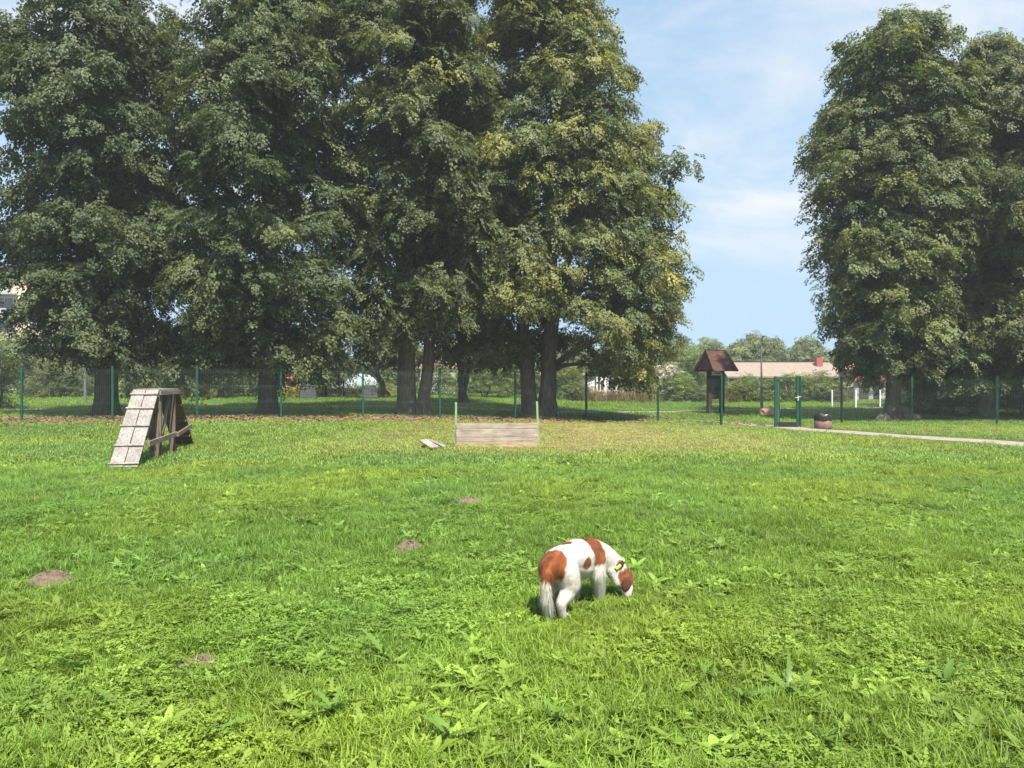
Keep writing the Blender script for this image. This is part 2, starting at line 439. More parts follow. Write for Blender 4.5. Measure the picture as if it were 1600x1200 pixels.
# ------------------------------------------------------------------ ground, paths
def axis(dense0, dense1, step, lo, hi):
    a = list(np.arange(dense0, dense1 + 1e-6, step))
    s, v = step, dense1
    while v < hi: s *= 1.35; v += s; a.append(v)
    s, v = step, dense0
    while v > lo: s *= 1.35; v -= s; a.insert(0, v)
    return np.array(a)
gx, gy = axis(-24, 24, 0.4, -500, 500), axis(0, 50, 0.4, -60, 700)
GX, GY = np.meshgrid(gx, gy)
vv = np.stack([GX, GY, gz(GX, GY)], -1).reshape(-1, 3)
nx, ny = len(gx), len(gy)
ii = np.arange((ny - 1) * nx).reshape(ny - 1, nx)[:, :-1].ravel()
ff = np.stack([ii, ii + 1, ii + nx + 1, ii + nx], -1)
me = bpy.data.meshes.new('ground'); me.from_pydata(vv.tolist(), [], ff.tolist()); me.materials.append(M['ground'])
me.polygons.foreach_set('use_smooth', [True] * len(me.polygons))
GROUND_ME = me
o = obj('ground', me); prop(o, 'green lawn ground of the fenced dog field', None, None, 'structure')

def ribbon(name, pts, widths, mt, label, lift=0.012, jag=0.2):
    pts = [Vector((p[0], p[1], 0)) for p in pts]
    fine, ws = [], []
    for i in range(len(pts) - 1):
        k = max(2, int((pts[i + 1] - pts[i]).length / 0.35))
        for j in range(k):
            t = j / k; fine.append(pts[i].lerp(pts[i + 1], t)); ws.append(widths[i] * (1 - t) + widths[i + 1] * t)
    fine.append(pts[-1]); ws.append(widths[-1])
    vs, fs = [], []
    for i, p in enumerate(fine):
        d = (fine[min(i + 1, len(fine) - 1)] - fine[max(i - 1, 0)]).normalized(); nrm = Vector((-d.y, d.x, 0))
        for k, s in enumerate((-1, -0.5, 0, 0.5, 1)):
            q = p + nrm * s * (ws[i] / 2 + (random.uniform(-jag, jag) if abs(s) == 1 else 0))
            vs.append((q.x, q.y, g(q.x, q.y) + lift - (0.03 if abs(s) == 1 else 0)))
    for i in range(len(fine) - 1):
        for k in range(4):
            a = i * 5 + k; fs.append((a, a + 1, a + 6, a + 5))
    mb = MB().add(vs, fs)
    # wind so that the faces look up
    if (Vector(vs[1]) - Vector(vs[0])).cross(Vector(vs[5]) - Vector(vs[0])).z < 0: mb.f = [f[::-1] for f in mb.f]
    o = mb.build(name, mt, smooth_=True)
    return prop(o, label, None, None, 'structure')
PATH = [(17.5, 12.5), (15.0, 16.2), (12.9, 19.3), (11.3, 21.9), (10.1, 24.3), (9.35, 26.2), (8.5, 28.6), (6.9, 30.9), (4.0, 33.4), (-2, 35), (-12, 34.5), (-24, 32)]
PATHW = [2.0, 2.0, 1.9, 1.8, 1.7, 1.3, 1.3, 1.2, .6, .5, .5, .5]
ribbon('path', PATH[:8], PATHW[:8], M['path'], 'pale worn path running through the green gate')
PATH2 = [(-40, 31), (-26, 32), (-14, 35), (-4, 37), (2, 35.5), (7, 37.5), (14, 40.5), (22, 42), (40, 44)]
ribbon('path', PATH2, [.8] * len(PATH2), M['path'], 'thin pale footpath crossing the grass beyond the fence')

def dist_path(x, y, pts):
    d = np.full(x.shape, 1e9)
    for a, b_ in zip(pts[:-1], pts[1:]):
        ax, ay, bx, by = *a, *b_
        t = np.clip(((x - ax) * (bx - ax) + (y - ay) * (by - ay)) / ((bx - ax) ** 2 + (by - ay) ** 2), 0, 1)
        d = np.minimum(d, np.hypot(x - ax - t * (bx - ax), y - ay - t * (by - ay)))
    return d

# ------------------------------------------------------------------ grass
def blade(mb, x, y, ang, lean, L, w, segs=3, curl=1.0):
    dx, dy = math.cos(ang), math.sin(ang); sx, sy = -dy, dx
    vs = []
    for i in range(segs + 1):
        t = i / segs
        r = lean * (t ** 1.7) * L * curl
        h = L * t * math.sqrt(max(0.05, 1 - (lean * 0.75 * t) ** 2))
        ww = w * (1 - t ** 2.2) * 0.5 + 0.0003
        vs += [(x + dx * r - sx * ww, y + dy * r - sy * ww, h), (x + dx * r + sx * ww, y + dy * r + sy * ww, h)]
    mb.add(vs, [(2 * i, 2 * i + 1, 2 * i + 3, 2 * i + 2) for i in range(segs)])

def grass_tuft(n, rad, l0, l1, w, lean0, lean1):
    mb = MB()
    for _ in range(n):
        a = random.uniform(0, 6.283); r = rad * math.sqrt(random.random())
        blade(mb, r * math.cos(a), r * math.sin(a), random.uniform(0, 6.283), random.uniform(lean0, lean1), random.uniform(l0, l1), w * random.uniform(0.7, 1.3))
    return mb

def leaf_blade(mb, base, ang, L, W, rise, droop, lobes=0, segs=6, fold=0.18):
    """broad leaf: a strip with a midrib, outline waved when lobed"""
    dx, dy = math.cos(ang), math.sin(ang); sx, sy = -dy, dx
    vs, fs = [], []
    for i in range(segs + 1):
        t = i / segs
        r = L * t * math.cos(rise * (1 - droop * t)); h = L * (math.sin(rise) * t - 0.55 * droop * t * t)
        w = W * 0.5 * (math.sin(math.pi * min(1, 0.08 + 0.92 * t ** 0.8)) ** 0.8) + 0.002
        if lobes: w *= 0.6 + 0.4 * (1 if i % 2 else -0.6)
        cx, cy, cz = base[0] + dx * r, base[1] + dy * r, base[2] + h
        vs += [(cx - sx * w, cy - sy * w, cz + w * fold), (cx, cy, cz), (cx + sx * w, cy + sy * w, cz + w * fold)]
    for i in range(segs):
        a = 3 * i
        fs += [(a, a + 1, a + 4, a + 3), (a + 1, a + 2, a + 5, a + 4)]
    mb.add(vs, fs)

def clover_tuft(n, rad):
    mb = MB()
    for _ in range(n):
        a = random.uniform(0, 6.283); r = rad * math.sqrt(random.random()); h = random.uniform(0.03, 0.085); s = random.uniform(0.0055, 0.0095)
        x, y = r * math.cos(a), r * math.sin(a); a0 = random.uniform(0, 6.283)
        tx, ty = random.uniform(-0.4, 0.4), random.uniform(-0.4, 0.4)
        for k in range(3):
            t = a0 + k * 2.094; c, sn = math.cos(t), math.sin(t); p = []
            for u, v in ((0, 0), (0.9, 0.65), (1.75, 0.45), (1.65, 0), (1.75, -0.45), (0.9, -0.65)):
                X, Y = (c * u - sn * v) * s, (sn * u + c * v) * s
                p.append((x + X, y + Y, h + tx * X + ty * Y))
            mb.add(p, [(0, 1, 2, 3), (0, 3, 4, 5)])
    return mb

def rosette(nl, L, W, lobes):
    mb = MB(); a0 = random.uniform(0, 6.28)
    for k in range(nl):
        leaf_blade(mb, (0, 0, 0.005), a0 + k * 6.283 / nl + random.uniform(-.3, .3), L * random.uniform(.6, 1.1), W * random.uniform(.7, 1.2), random.uniform(.25, .95), random.uniform(.2, .8), lobes, 10 if lobes else 6)
    return mb

src_grass = [source('grass_tuft', grass_tuft(70, 0.13, 0.05, 0.125, 0.0044, 0.3, 1.25), M['grass']) for _ in range(4)] + \
            [source('grass_tuft', grass_tuft(74, 0.14, 0.04, 0.09, 0.006, 0.4, 1.3), M['grass']) for _ in range(3)] + \
            [source('grass_tuft', grass_tuft(46, 0.07, 0.09, 0.17, 0.0036, 0.15, 0.8), M['grass'])]
ng_grass = scatter_group('grass_scatter', src_grass)
src_far = [source('grass_clump', grass_tuft(46, 0.24, 0.05, 0.10, 0.011, 0.3, 0.95), M['grass']) for _ in range(4)]
ng_far = scatter_group('far_grass_scatter', src_far)
src_clover = [source('clover_tuft', clover_tuft(80, 0.13), M['clover']) for _ in range(4)]
ng_clover = scatter_group('clover_scatter', src_clover)
src_ros = [source('leaf_rosette', rosette(8, 0.13, 0.026, 1), M['clover']), source('leaf_rosette', rosette(6, 0.10, 0.036, 0), M['clover']),
           source('leaf_rosette', rosette(9, 0.16, 0.032, 1), M['clover']), source('leaf_rosette', rosette(6, 0.15, 0.040, 0), M['clover'])]
ng_ros = scatter_group('rosette_scatter', src_ros)

MOUNDS = []  # x, y, radius: bare soil, filled below
for px, py, w in ((78, 913, 52), (640, 860, 30), (733, 788, 30), (706, 785, 16), (305, 1037, 60)):
    D = CAM_H * 1186 / (py - HZ)
    MOUNDS.append((wx(px, D), D, w / 1186 * D / 2))

def field_points(d0, d1, dens, margin=0.08):
    """random points on the ground seen from the camera, d0..d1 metres away, dens per square metre"""
    area = (0.6746 + margin) * (d1 ** 2 - d0 ** 2) + 2 * 2.0 * (d1 - d0)
    n = int(area * dens)
    y = np.sqrt(rng.random(n) * (d1 ** 2 - d0 ** 2) + d0 ** 2)
    x = (rng.random(n) * 2 - 1) * ((0.6746 + margin) * y + 2.0)
    return x, y

def dryness(x, y):
    """worn yellow turf towards the fence, mostly right of the middle"""
    w = smooth((y - 14.5) / 5) * smooth((x + 6 + 0.2 * (24 - y)) / 8) * (1 - smooth((y - 25.0) / 3))
    w = w * (0.55 + 0.9 * vnoise(x + 50, y * 0.5, 2.3))
    right = smooth((x - 5.5) / 3)
    return np.clip(w * (1 - 0.85 * right), 0, 1)

def bare(x, y):
    """1 where trampled earth and litter show: under the trees and along the fence"""
    fy = np.interp(x, [-20, -5, 1, 3.5, 6, 8], [24.2, 25.8, 27.6, 29, 29.8, 28])
    b_ = np.exp(-((y - fy - 0.2) / 1.5) ** 2) * (1 - smooth((x - 5.5) / 2.0))
    return np.clip(b_, 0, 1)

wv = bare(vv[:, 0], vv[:, 1])
wv = np.maximum(wv, 0.75 * dryness(vv[:, 0], vv[:, 1])) * (0.7 + .5 * vnoise(vv[:, 0], vv[:, 1], .8))
wa = GROUND_ME.attributes.new('wear', 'FLOAT', 'POINT'); wa.data.foreach_set('value', np.clip(wv, 0, 1).astype(np.float32))

def keep_mask(x, y, clear=1.2):
    k = dist_path(x, y, PATH[:8]) > np.where(y < 26, 0.74, .5) + 0.55 * vnoise(x, y, 0.5) * vnoise(x + 9, y, .2) * 1.8
    for mx_, my_, mr_ in MOUNDS: k &= np.hypot(x - mx_, (y - my_) * 0.8) > mr_ * clear
    return k

def tints(x, y, amp=0.25):
    n = len(x)
    lo = vnoise(x, y, 2.7) * 0.4 + vnoise(x + 31, y + 17, 0.7) * 0.35 + vnoise(x + 3, y + 47, 0.22) * 0.25
    br = 0.72 + 0.58 * lo + rng.normal(0, 0.12, n)
    yel = vnoise(x + 9, y + 40, 1.6) - 0.5
    t = np.stack([br * (1.0 + 0.4 * yel), br * (1 + .1 * yel), br * (1 - 0.3 * yel)], -1)
    d = dryness(x, y)[:, None]
    dry = np.array([2.05, 1.32, 2.4]) * (0.85 + 0.3 * rng.random((n, 1)))
    return t * (1 - 0.72 * d) + dry * 0.72 * d

def put_grass(name, label, ng, nv, x, y, s0, s1, zs=None, amp=0.25, kind='stuff', tilt=0.12, tint_mul=(1, 1, 1), lift=0.0):
    n = len(x)
    pos = np.stack([x, y, gz(x, y) - 0.004 + lift], -1)
    rot = np.stack([rng.normal(0, tilt, n), rng.normal(0, tilt, n), rng.random(n) * 6.283], -1)
    s = s0 + (s1 - s0) * rng.random(n)
    hgt = s * .72 * (0.6 + 0.45 * vnoise(x + 3, y + 8, 0.9) + 0.5 * vnoise(x + 33, y + 18, 0.3)) * (1 if zs is None else zs)
    hgt = hgt * (1 - .45 * np.exp(-(np.hypot(x - .55, y - 5.25) / .7) ** 2))
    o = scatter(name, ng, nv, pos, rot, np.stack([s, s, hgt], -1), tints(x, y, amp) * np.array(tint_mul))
    return prop(o, label, 'grass' if 'grass' in name else 'plants', None, kind)

xs, ys = [], []
for d0, d1, dens in ((2.4, 5.5, 150), (5.5, 9, 95), (9, 14, 60)):
    x, y = field_points(d0, d1, dens); xs.append(x); ys.append(y)
x, y = np.concatenate(xs), np.concatenate(ys)
k = keep_mask(x, y) & (vnoise(x + 77, y + 5, 0.24) > 0.15)
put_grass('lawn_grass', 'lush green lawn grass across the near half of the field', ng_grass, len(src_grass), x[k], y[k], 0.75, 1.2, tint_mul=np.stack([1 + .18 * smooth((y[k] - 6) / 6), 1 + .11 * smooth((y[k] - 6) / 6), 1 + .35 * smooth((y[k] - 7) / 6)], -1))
x, y = field_points(14, 31, 26)
k = keep_mask(x, y) & (rng.random(len(x)) > 0.97 * bare(x, y) ** .7)
xx, yy = x[k], y[k]
short = 1 - 0.5 * dryness(xx, yy) - 0.2 * smooth((yy - 20) / 6)
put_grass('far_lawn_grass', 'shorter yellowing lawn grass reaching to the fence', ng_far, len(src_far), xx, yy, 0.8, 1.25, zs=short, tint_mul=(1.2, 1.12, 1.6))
x, y = field_points(31, 62, 5)
k = (dist_path(x, y, PATH2) > 0.55)
put_grass('park_grass', 'mown park grass beyond the fence and under the trees', ng_far, len(src_far), x[k], y[k], 1.3, 2.2, zs=0.6)
xs, ys = [], []
for d0, d1, dens in ((2.4, 6, 42), (6, 10, 16)):
    x, y = field_points(d0, d1, dens); xs.append(x); ys.append(y)
x, y = np.concatenate(xs), np.concatenate(ys)
k = keep_mask(x, y) & (vnoise(x + 12, y + 71, 1.1) * .7 + .3 * vnoise(x + 2, y + 1, .35) > 0.57) & (np.hypot(x - .55, y - 5.3) > .75)
put_grass('clover', 'patches of clover leaves among the near grass', ng_clover, len(src_clover), x[k], y[k], 0.9, 1.4, tint_mul=(1.1, 1.05, 1.0))
xs, ys = [], []
for d0, d1, dens in ((2.4, 7, 14), (7, 16, 7)):
    x, y = field_points(d0, d1, dens); xs.append(x); ys.append(y)
x, y = np.concatenate(xs), np.concatenate(ys)
k = keep_mask(x, y) & (vnoise(x + 42, y + 21, 1.8) > 0.35) & (np.hypot(x - .55, y - 5.3) > .6)
put_grass('ground_weeds', 'small leafy rosettes of dandelion and plantain in the grass', ng_ros, len(src_ros), x[k], y[k], 0.5, 0.95, tint_mul=(1.25, 1.18, 1.25), lift=.015)

src_small = [source('small_leaves', rosette(7, 0.07, 0.026, 0), M['clover']), source('small_leaves', rosette(6, 0.085, 0.032, 0), M['clover']), source('small_leaves', rosette(8, 0.10, 0.024, 1), M['clover'])]
ng_small = scatter_group('small_leaf_scatter', src_small)
xs, ys = [], []
for d0, d1, dens in ((2.4, 5, 60), (5, 9, 32), (9, 16, 12)):
    x, y = field_points(d0, d1, dens); xs.append(x); ys.append(y)
x, y = np.concatenate(xs), np.concatenate(ys)
k = keep_mask(x, y) & (vnoise(x + 62, y + 91, .9) > 0.35) & (np.hypot(x - .55, y - 5.3) > .5)
put_grass('leafy_undergrowth', 'low broad leaves mixed through the near grass', ng_small, len(src_small), x[k], y[k], 0.7, 1.4, zs=1.25, tint_mul=(1.2, 1.12, 1.2), lift=.02)

# fallen leaves along the fence
mb = MB()
for _ in range(9000):
    x_ = random.uniform(-17, 9); fy = float(np.interp(x_, [-20, -5, 1, 3.5, 6, 8], [24.2, 25.8, 27.6, 29, 29.8, 28])); y_ = fy + random.gauss(0.0, 1.0)
    if x_ > 5 and random.random() < 0.5: continue
    s = random.uniform(0.03, 0.065); a = random.uniform(0, 6.28); tl = random.uniform(-.7, .7); tw = random.uniform(-.7, .7)
    z_ = g(x_, y_) + random.uniform(0.015, 0.05); c, sn = math.cos(a), math.sin(a); p = []
    for u, v in ((-1, 0), (0, .75), (1.1, 0), (0, -.75)):
        p.append((x_ + (c * u - sn * v) * s, y_ + (sn * u + c * v) * s, z_ + (u * tl + v * tw) * s * .6))
    mb.add(p, [(0, 1, 2, 3)])
prop(mb.build('fallen_leaves', M['litter']), 'brown fallen leaves strewn along the foot of the fence', 'leaves', None, 'stuff')

# bare soil: molehills and scraped patches
ML = ['brown soil mound at the left edge of the lawn', 'small brown molehill midway between dog and ramp', 'larger brown molehill in front of board hurdle',
      'tiny soil spot touching the molehill before hurdle', 'pale dry bare patch in the near grass, left of centre']
for i, (mx_, my_, mr_) in enumerate(MOUNDS):
    n, rings = 22, 7; vs = [(0, 0, 0)]; fs = []
    hgt = (0.09, 0.075, 0.085, 0.055, 0.03)[i]
    for r_ in range(1, rings + 1):
        for j in range(n):
            a = 6.283 * j / n; t = r_ / rings
            rr = mr_ * 1.5 * t * (1 + 0.25 * mnoise.noise((math.cos(a) * 1.3 + i * 5, math.sin(a) * 1.3, 0)))
            px_, py_ = rr * math.cos(a), rr * math.sin(a) * 0.9
            h = hgt * (1 - t * t) + 0.03 * (1 - t) * mnoise.noise((px_ * 14, py_ * 14, i)) + 0.02 * mnoise.noise((px_ * 40, py_ * 40, i)) * (1 - t)
            vs.append((px_, py_, h - 0.02 * (t == 1)))
    vs[0] = (0, 0, hgt)
    fs += [(0, 1 + j, 1 + (j + 1) % n) for j in range(n)]
    for r_ in range(rings - 1):
        for j in range(n):
            a0 = 1 + r_ * n + j; a1 = 1 + r_ * n + (j + 1) % n; fs.append((a0, a0 + n, a1 + n, a1))
    for _ in range(26):
        a = random.uniform(0, 6.28); rr = mr_ * random.random(); s = random.uniform(.006, .016)
        c = Vector((rr * math.cos(a), rr * math.sin(a), hgt * (1 - (rr / mr_ / 1.25) ** 2) + s * .4))
        b0 = len(vs); vs += [tuple(c + Vector(d) * s * random.uniform(.7, 1.2)) for d in ((1, 0, 0), (0, 1, 0), (-1, 0, 0), (0, -1, 0), (0, 0, 1), (0, 0, -1))]
        fs += [(b0 + q, b0 + (q + 1) % 4, b0 + 4) for q in range(4)] + [(b0 + (q + 1) % 4, b0 + q, b0 + 5) for q in range(4)]
    o = MB().add(vs, fs).build('soil_mound', M['soil'])
    o.location = (mx_, my_, g(mx_, my_) + 0.005)
    prop(o, ML[i], 'soil mound', 'bare soil spots in the lawn')

# single broad-leaved weeds standing out of the near grass
leaf_meshes = []
for k in range(8):
    mb = MB(); leaf_blade(mb, (0, 0, 0), 0, random.uniform(.10, .15), random.choice((.024, .030, .038)), random.uniform(.4, .9), random.uniform(.4, .9), 1 if k % 4 != 2 else 0, 12, .25)
    leaf_meshes.append(mb.mesh('leaf', M['weed'], True))
WEEDS = [(110, 1060, 'broad-leaved weed near the left edge below the left soil mound'), (225, 960, 'broad-leaved weed just right of and below the left soil mound'), (40, 1110, 'broad-leaved weed at the lower left edge of the lawn'),
         (180, 1120, 'broad-leaved weed in the bottom left part of the lawn'), (330, 1170, 'broad-leaved weed at the bottom edge, left of the middle'), (460, 1020, 'broad-leaved weed right of the pale bare patch'),
         (420, 905, 'broad-leaved weed between left soil mound and middle molehill'), (600, 1040, 'broad-leaved weed below the middle molehill, left of the dog'), (520, 1130, 'broad-leaved weed near the bottom, left of centre'),
         (700, 1170, 'broad-leaved weed at the bottom edge, below and left of the dog'), (870, 1140, 'broad-leaved weed near the bottom straight below the dog'), (1100, 1065, 'tall jagged weed to the lower right of the dog'),
         (1160, 1100, 'broad-leaved weed just right of the tall jagged one'), (1230, 1090, 'flat broad-leaved weed, rightmost of three below the dog\'s head'), (1290, 1170, 'broad-leaved weed at the bottom edge, right of centre'),
         (1480, 1080, 'broad-leaved weed in the lower right part of the lawn'), (1200, 905, 'broad-leaved weed level with the dog, to its right'), (1040, 820, 'small broad-leaved weed behind and right of the dog')]
for i, (px, py, wlab) in enumerate(WEEDS):
    D = CAM_H * 1186 / (py - HZ); X = wx(px, D)
    e = empty('broadleaf_weed', (X, D, g(X, D) + 0.045), wlab, 'weed', random.uniform(0, 6.28), 'broad-leaved weeds in the near lawn')
    nl = random.randint(5, 9); s = random.uniform(0.8, 1.3) * (1.15 if D < 4.5 else .85 if D < 6 else .55)
    for q in range(nl):
        o = obj('leaf', leaf_meshes[(i + q * (1 if i % 2 else 3)) % 8], e, (0, 0, 0), (random.uniform(-.4, .4), random.uniform(-.5, .35), q * 6.283 / nl + random.uniform(-.4, .4)))
        o.scale = [s * random.uniform(.55, 1.2)] * 3

# ------------------------------------------------------------------ trees
def sprig(n_leaf, length, leaf, spread=0.55, loose=1.0):
    """a leafy twig along +X: leaves alternate, hang a little, each folded along its midrib"""
    mb = MB()
    for i in range(n_leaf):
        t = (i + random.random()) / n_leaf; side = 1 if i % 2 else -1
        px_ = length * t; bend = -0.35 * length * t * t
        ang = side * random.uniform(0.4, 1.5) * (1 - 0.5 * t); off = random.uniform(0, leaf * 1.6)
        bx, by = px_ + math.cos(ang) * off, math.sin(ang) * off + random.uniform(-1, 1) * spread * leaf
        bz = bend + random.uniform(-.5, .5) * leaf * loose
        s = leaf * random.uniform(0.7, 1.25); dr = random.uniform(-.35 - .4 * loose, -.2 + .3 * loose); rl = random.uniform(-.45, .45) * loose
        m = Matrix.Rotation(ang * (.4 + .6 * loose) + random.uniform(-.5, .5) * loose, 3, 'Z') @ Matrix.Rotation(-dr, 3, 'Y') @ Matrix.Rotation(rl, 3, 'X')
        vs = [m @ Vector(p) * s + Vector((bx, by, bz)) for p in ((0, 0, 0), (.38, .42, .1), (1.05, 0, -.12), (.38, -.42, .1), (.45, 0, 0))]
        mb.add(vs, [(0, 4, 1), (1, 4, 2), (0, 3, 4), (3, 2, 4)])
    return mb
src_lime = [source('lime_sprig', sprig(27, 0.35, 0.072, .9, .5), M['lime_leaf']) for _ in range(5)]
ng_lime = scatter_group('lime_crown', src_lime)
src_bush = [source('bush_sprig', sprig(24, 0.42, 0.06), M['bush_leaf']) for _ in range(4)]
ng_bush = scatter_group('bush_crown', src_bush)
src_far_tree = [source('far_sprig', sprig(22, 0.9, 0.17), M['bush_leaf']) for _ in range(4)]
ng_far_tree = scatter_group('far_tree_crown', src_far_tree)
src_wfl = [source('flower_sprig', sprig(18, 0.35, 0.05), M['flower_white']) for _ in range(3)]
ng_wfl = scatter_group('white_flower_crown', src_wfl)
src_reed = [source('reed_sprig', grass_tuft(30, 0.3, 0.35, 0.95, 0.014, 0.2, 0.9), M['reed']) for _ in range(3)]
ng_reed = scatter_group('reed_scatter', src_reed)
src_yel = [source('yellow_sprig', sprig(16, 0.25, 0.05), M['flower_yellow']) for _ in range(3)]
ng_yel = scatter_group('yellow_flower_scatter', src_yel)

def crown_points(prof, n_clump, per, axis_off=(0, 0), csize=(1.9, .74, 0.34), droop=0.5, clear=None, yellow=0.0, bright=1.0, inner=0.2, lop=0.14, seed=0, warm=(1, 1, 1), lean=0.0):
    """foliage as boughs: each bough is a row of small drooping tufts of sprigs; boughs fill an uneven envelope prof = [(z, r)...].
    csize = (length of a bough, radius of a tuft, half its thickness)"""
    r_ = np.random.default_rng(seed + 100)
    zs = np.array([p[0] for p in prof]); rs = np.array([p[1] for p in prof])
    zz = np.linspace(zs[0], zs[-1], 200); wr = np.interp(zz, zs, rs) + 0.4; cdf = np.cumsum(wr); cdf /= cdf[-1]
    ph = r_.random(8) * 6.28
    P, RT, T, C = [], [], [], []
    for i in range(n_clump):
        for _try in range(12):
            z = float(np.interp(r_.random(), cdf, zz)); az = r_.random() * 6.283
            mod = lop * math.sin(2 * az + ph[0] + z * .35) + lop * .8 * math.sin(3 * az + ph[1] - z * .6) + lop * .7 * math.sin(5 * az + ph[2] + z * 1.3) + lop * .6 * math.sin(4 * az + ph[3] + z * 2.4)
            Rr = float(np.interp(z, zs, rs)) * (1 + mod)
            rho = Rr * (r_.uniform(0.25, 0.7) if r_.random() < inner else r_.uniform(0.8, 1.0) ** .8)
            cx, cy = rho * math.cos(az), rho * math.sin(az)
            if clear is None or not clear(cx, cy, z): break
        L_ = min(csize[0] * r_.uniform(.65, 1.3), rho * 1.1 + .4)
        nt = max(2, int(L_ / (csize[1] * .62)))
        dp = droop * r_.uniform(.3, 1.6); up = r_.uniform(.0, .55); az2 = az + r_.normal(0, .35)
        yl = yellow * max(0, r_.normal(.5, .6)) * (rho / max(Rr, .1)) ** 2
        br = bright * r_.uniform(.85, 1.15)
        for q in range(nt):
            t = (q + .5) / nt; s_ = (t - 1) * L_                      # 0 at the tip
            side = r_.normal(0, csize[1] * .55)
            tx = cx + math.cos(az2) * s_ - math.sin(az2) * side; ty = cy + math.sin(az2) * s_ + math.cos(az2) * side
            tz = z + up * L_ * (t - t * t) * 1.5 - dp * L_ * t * t * .55 + r_.normal(0, .06)
            k = csize[1] * r_.uniform(.7, 1.2) * (1.08 - .35 * t)
            n = max(3, int(per / nt * r_.uniform(.75, 1.25)))
            u = r_.normal(0, 1, (n, 3)); u /= np.linalg.norm(u, axis=1)[:, None]; u *= r_.random((n, 1)) ** .4
            u[:, 2] = np.where(r_.random(n) < .7, np.abs(u[:, 2]), u[:, 2])
            hz2 = u[:, 0] ** 2 + u[:, 1] ** 2
            P.append(np.stack([tx + u[:, 0] * k, ty + u[:, 1] * k, tz + u[:, 2] * csize[2] * 1.1 - hz2 * csize[2] * .9 - dp * .25 * (u[:, 0] * math.cos(az2) + u[:, 1] * math.sin(az2)) * k], -1))
            yaw = np.arctan2(u[:, 1] + .5 * math.sin(az2), u[:, 0] + .5 * math.cos(az2)) + r_.normal(0, .45, n)
            pitch = .15 + .55 * hz2 + r_.normal(0, .25, n) + dp * .4 * t
            RT.append(np.stack([r_.normal(0, .34, n), pitch, yaw], -1))
            yy_ = np.clip(yl * (.4 + .9 * t) + r_.normal(0, .12, n), 0, 1.4)[:, None]
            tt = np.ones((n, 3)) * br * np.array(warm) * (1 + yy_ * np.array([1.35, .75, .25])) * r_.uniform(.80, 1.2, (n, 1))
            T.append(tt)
        C.append((cx + axis_off[0] - math.cos(az2) * L_ * .5, cy + axis_off[1] - math.sin(az2) * L_ * .5, z))
    P = np.concatenate(P); P[:, 0] += axis_off[0] + lean * (P[:, 2] - 6); P[:, 1] += axis_off[1]
    return P, np.concatenate(RT), np.concatenate(T), C

def stem_pts(p0, p1, k=9, wob=0.12, seed=0):
    r_ = random.Random(seed); pts = []
    for i in range(k + 1):
        t = i / k; p = Vector(p0).lerp(Vector(p1), t)
        if 0 < i: p += Vector((r_.uniform(-wob, wob), r_.uniform(-wob, wob), 0)) * min(1, t * 3)
        pts.append(p)
    return pts

def rough_tube(mb, pts, rad, n=14, amp=0.12, seed=0, flare=0.0):
    """trunk: a tube with ridges and a flared foot"""
    pts = [Vector(p) for p in pts]; k = len(pts); vs, fs = [], []
    ref = Vector((1, 0, 0))
    for i, p in enumerate(pts):
        d = (pts[min(i + 1, k - 1)] - pts[max(i - 1, 0)]).normalized()
        ref = (ref - d * ref.dot(d)).normalized(); b_ = d.cross(ref)
        for j in range(n):
            t = 6.283 * j / n; dirv = ref * math.cos(t) + b_ * math.sin(t)
            nn = mnoise.noise((math.cos(t) * 1.8 + seed, math.sin(t) * 1.8, i * .35)) 
            rr = rad[i] * (1 + amp * nn)
            if flare and p.z < 0.7: rr *= 1 + flare * (1 - max(0, p.z) / 0.7) ** 2 * (1 + .5 * math.sin(5 * t + seed))
            vs.append(p + dirv * rr)
    for i in range(k - 1):
        for j in range(n): fs.append((i * n + j, i * n + (j + 1) % n, (i + 1) * n + (j + 1) % n, (i + 1) * n + j))
    fs.append(tuple((k - 1) * n + j for j in range(n)))
    mb.add(vs, fs)

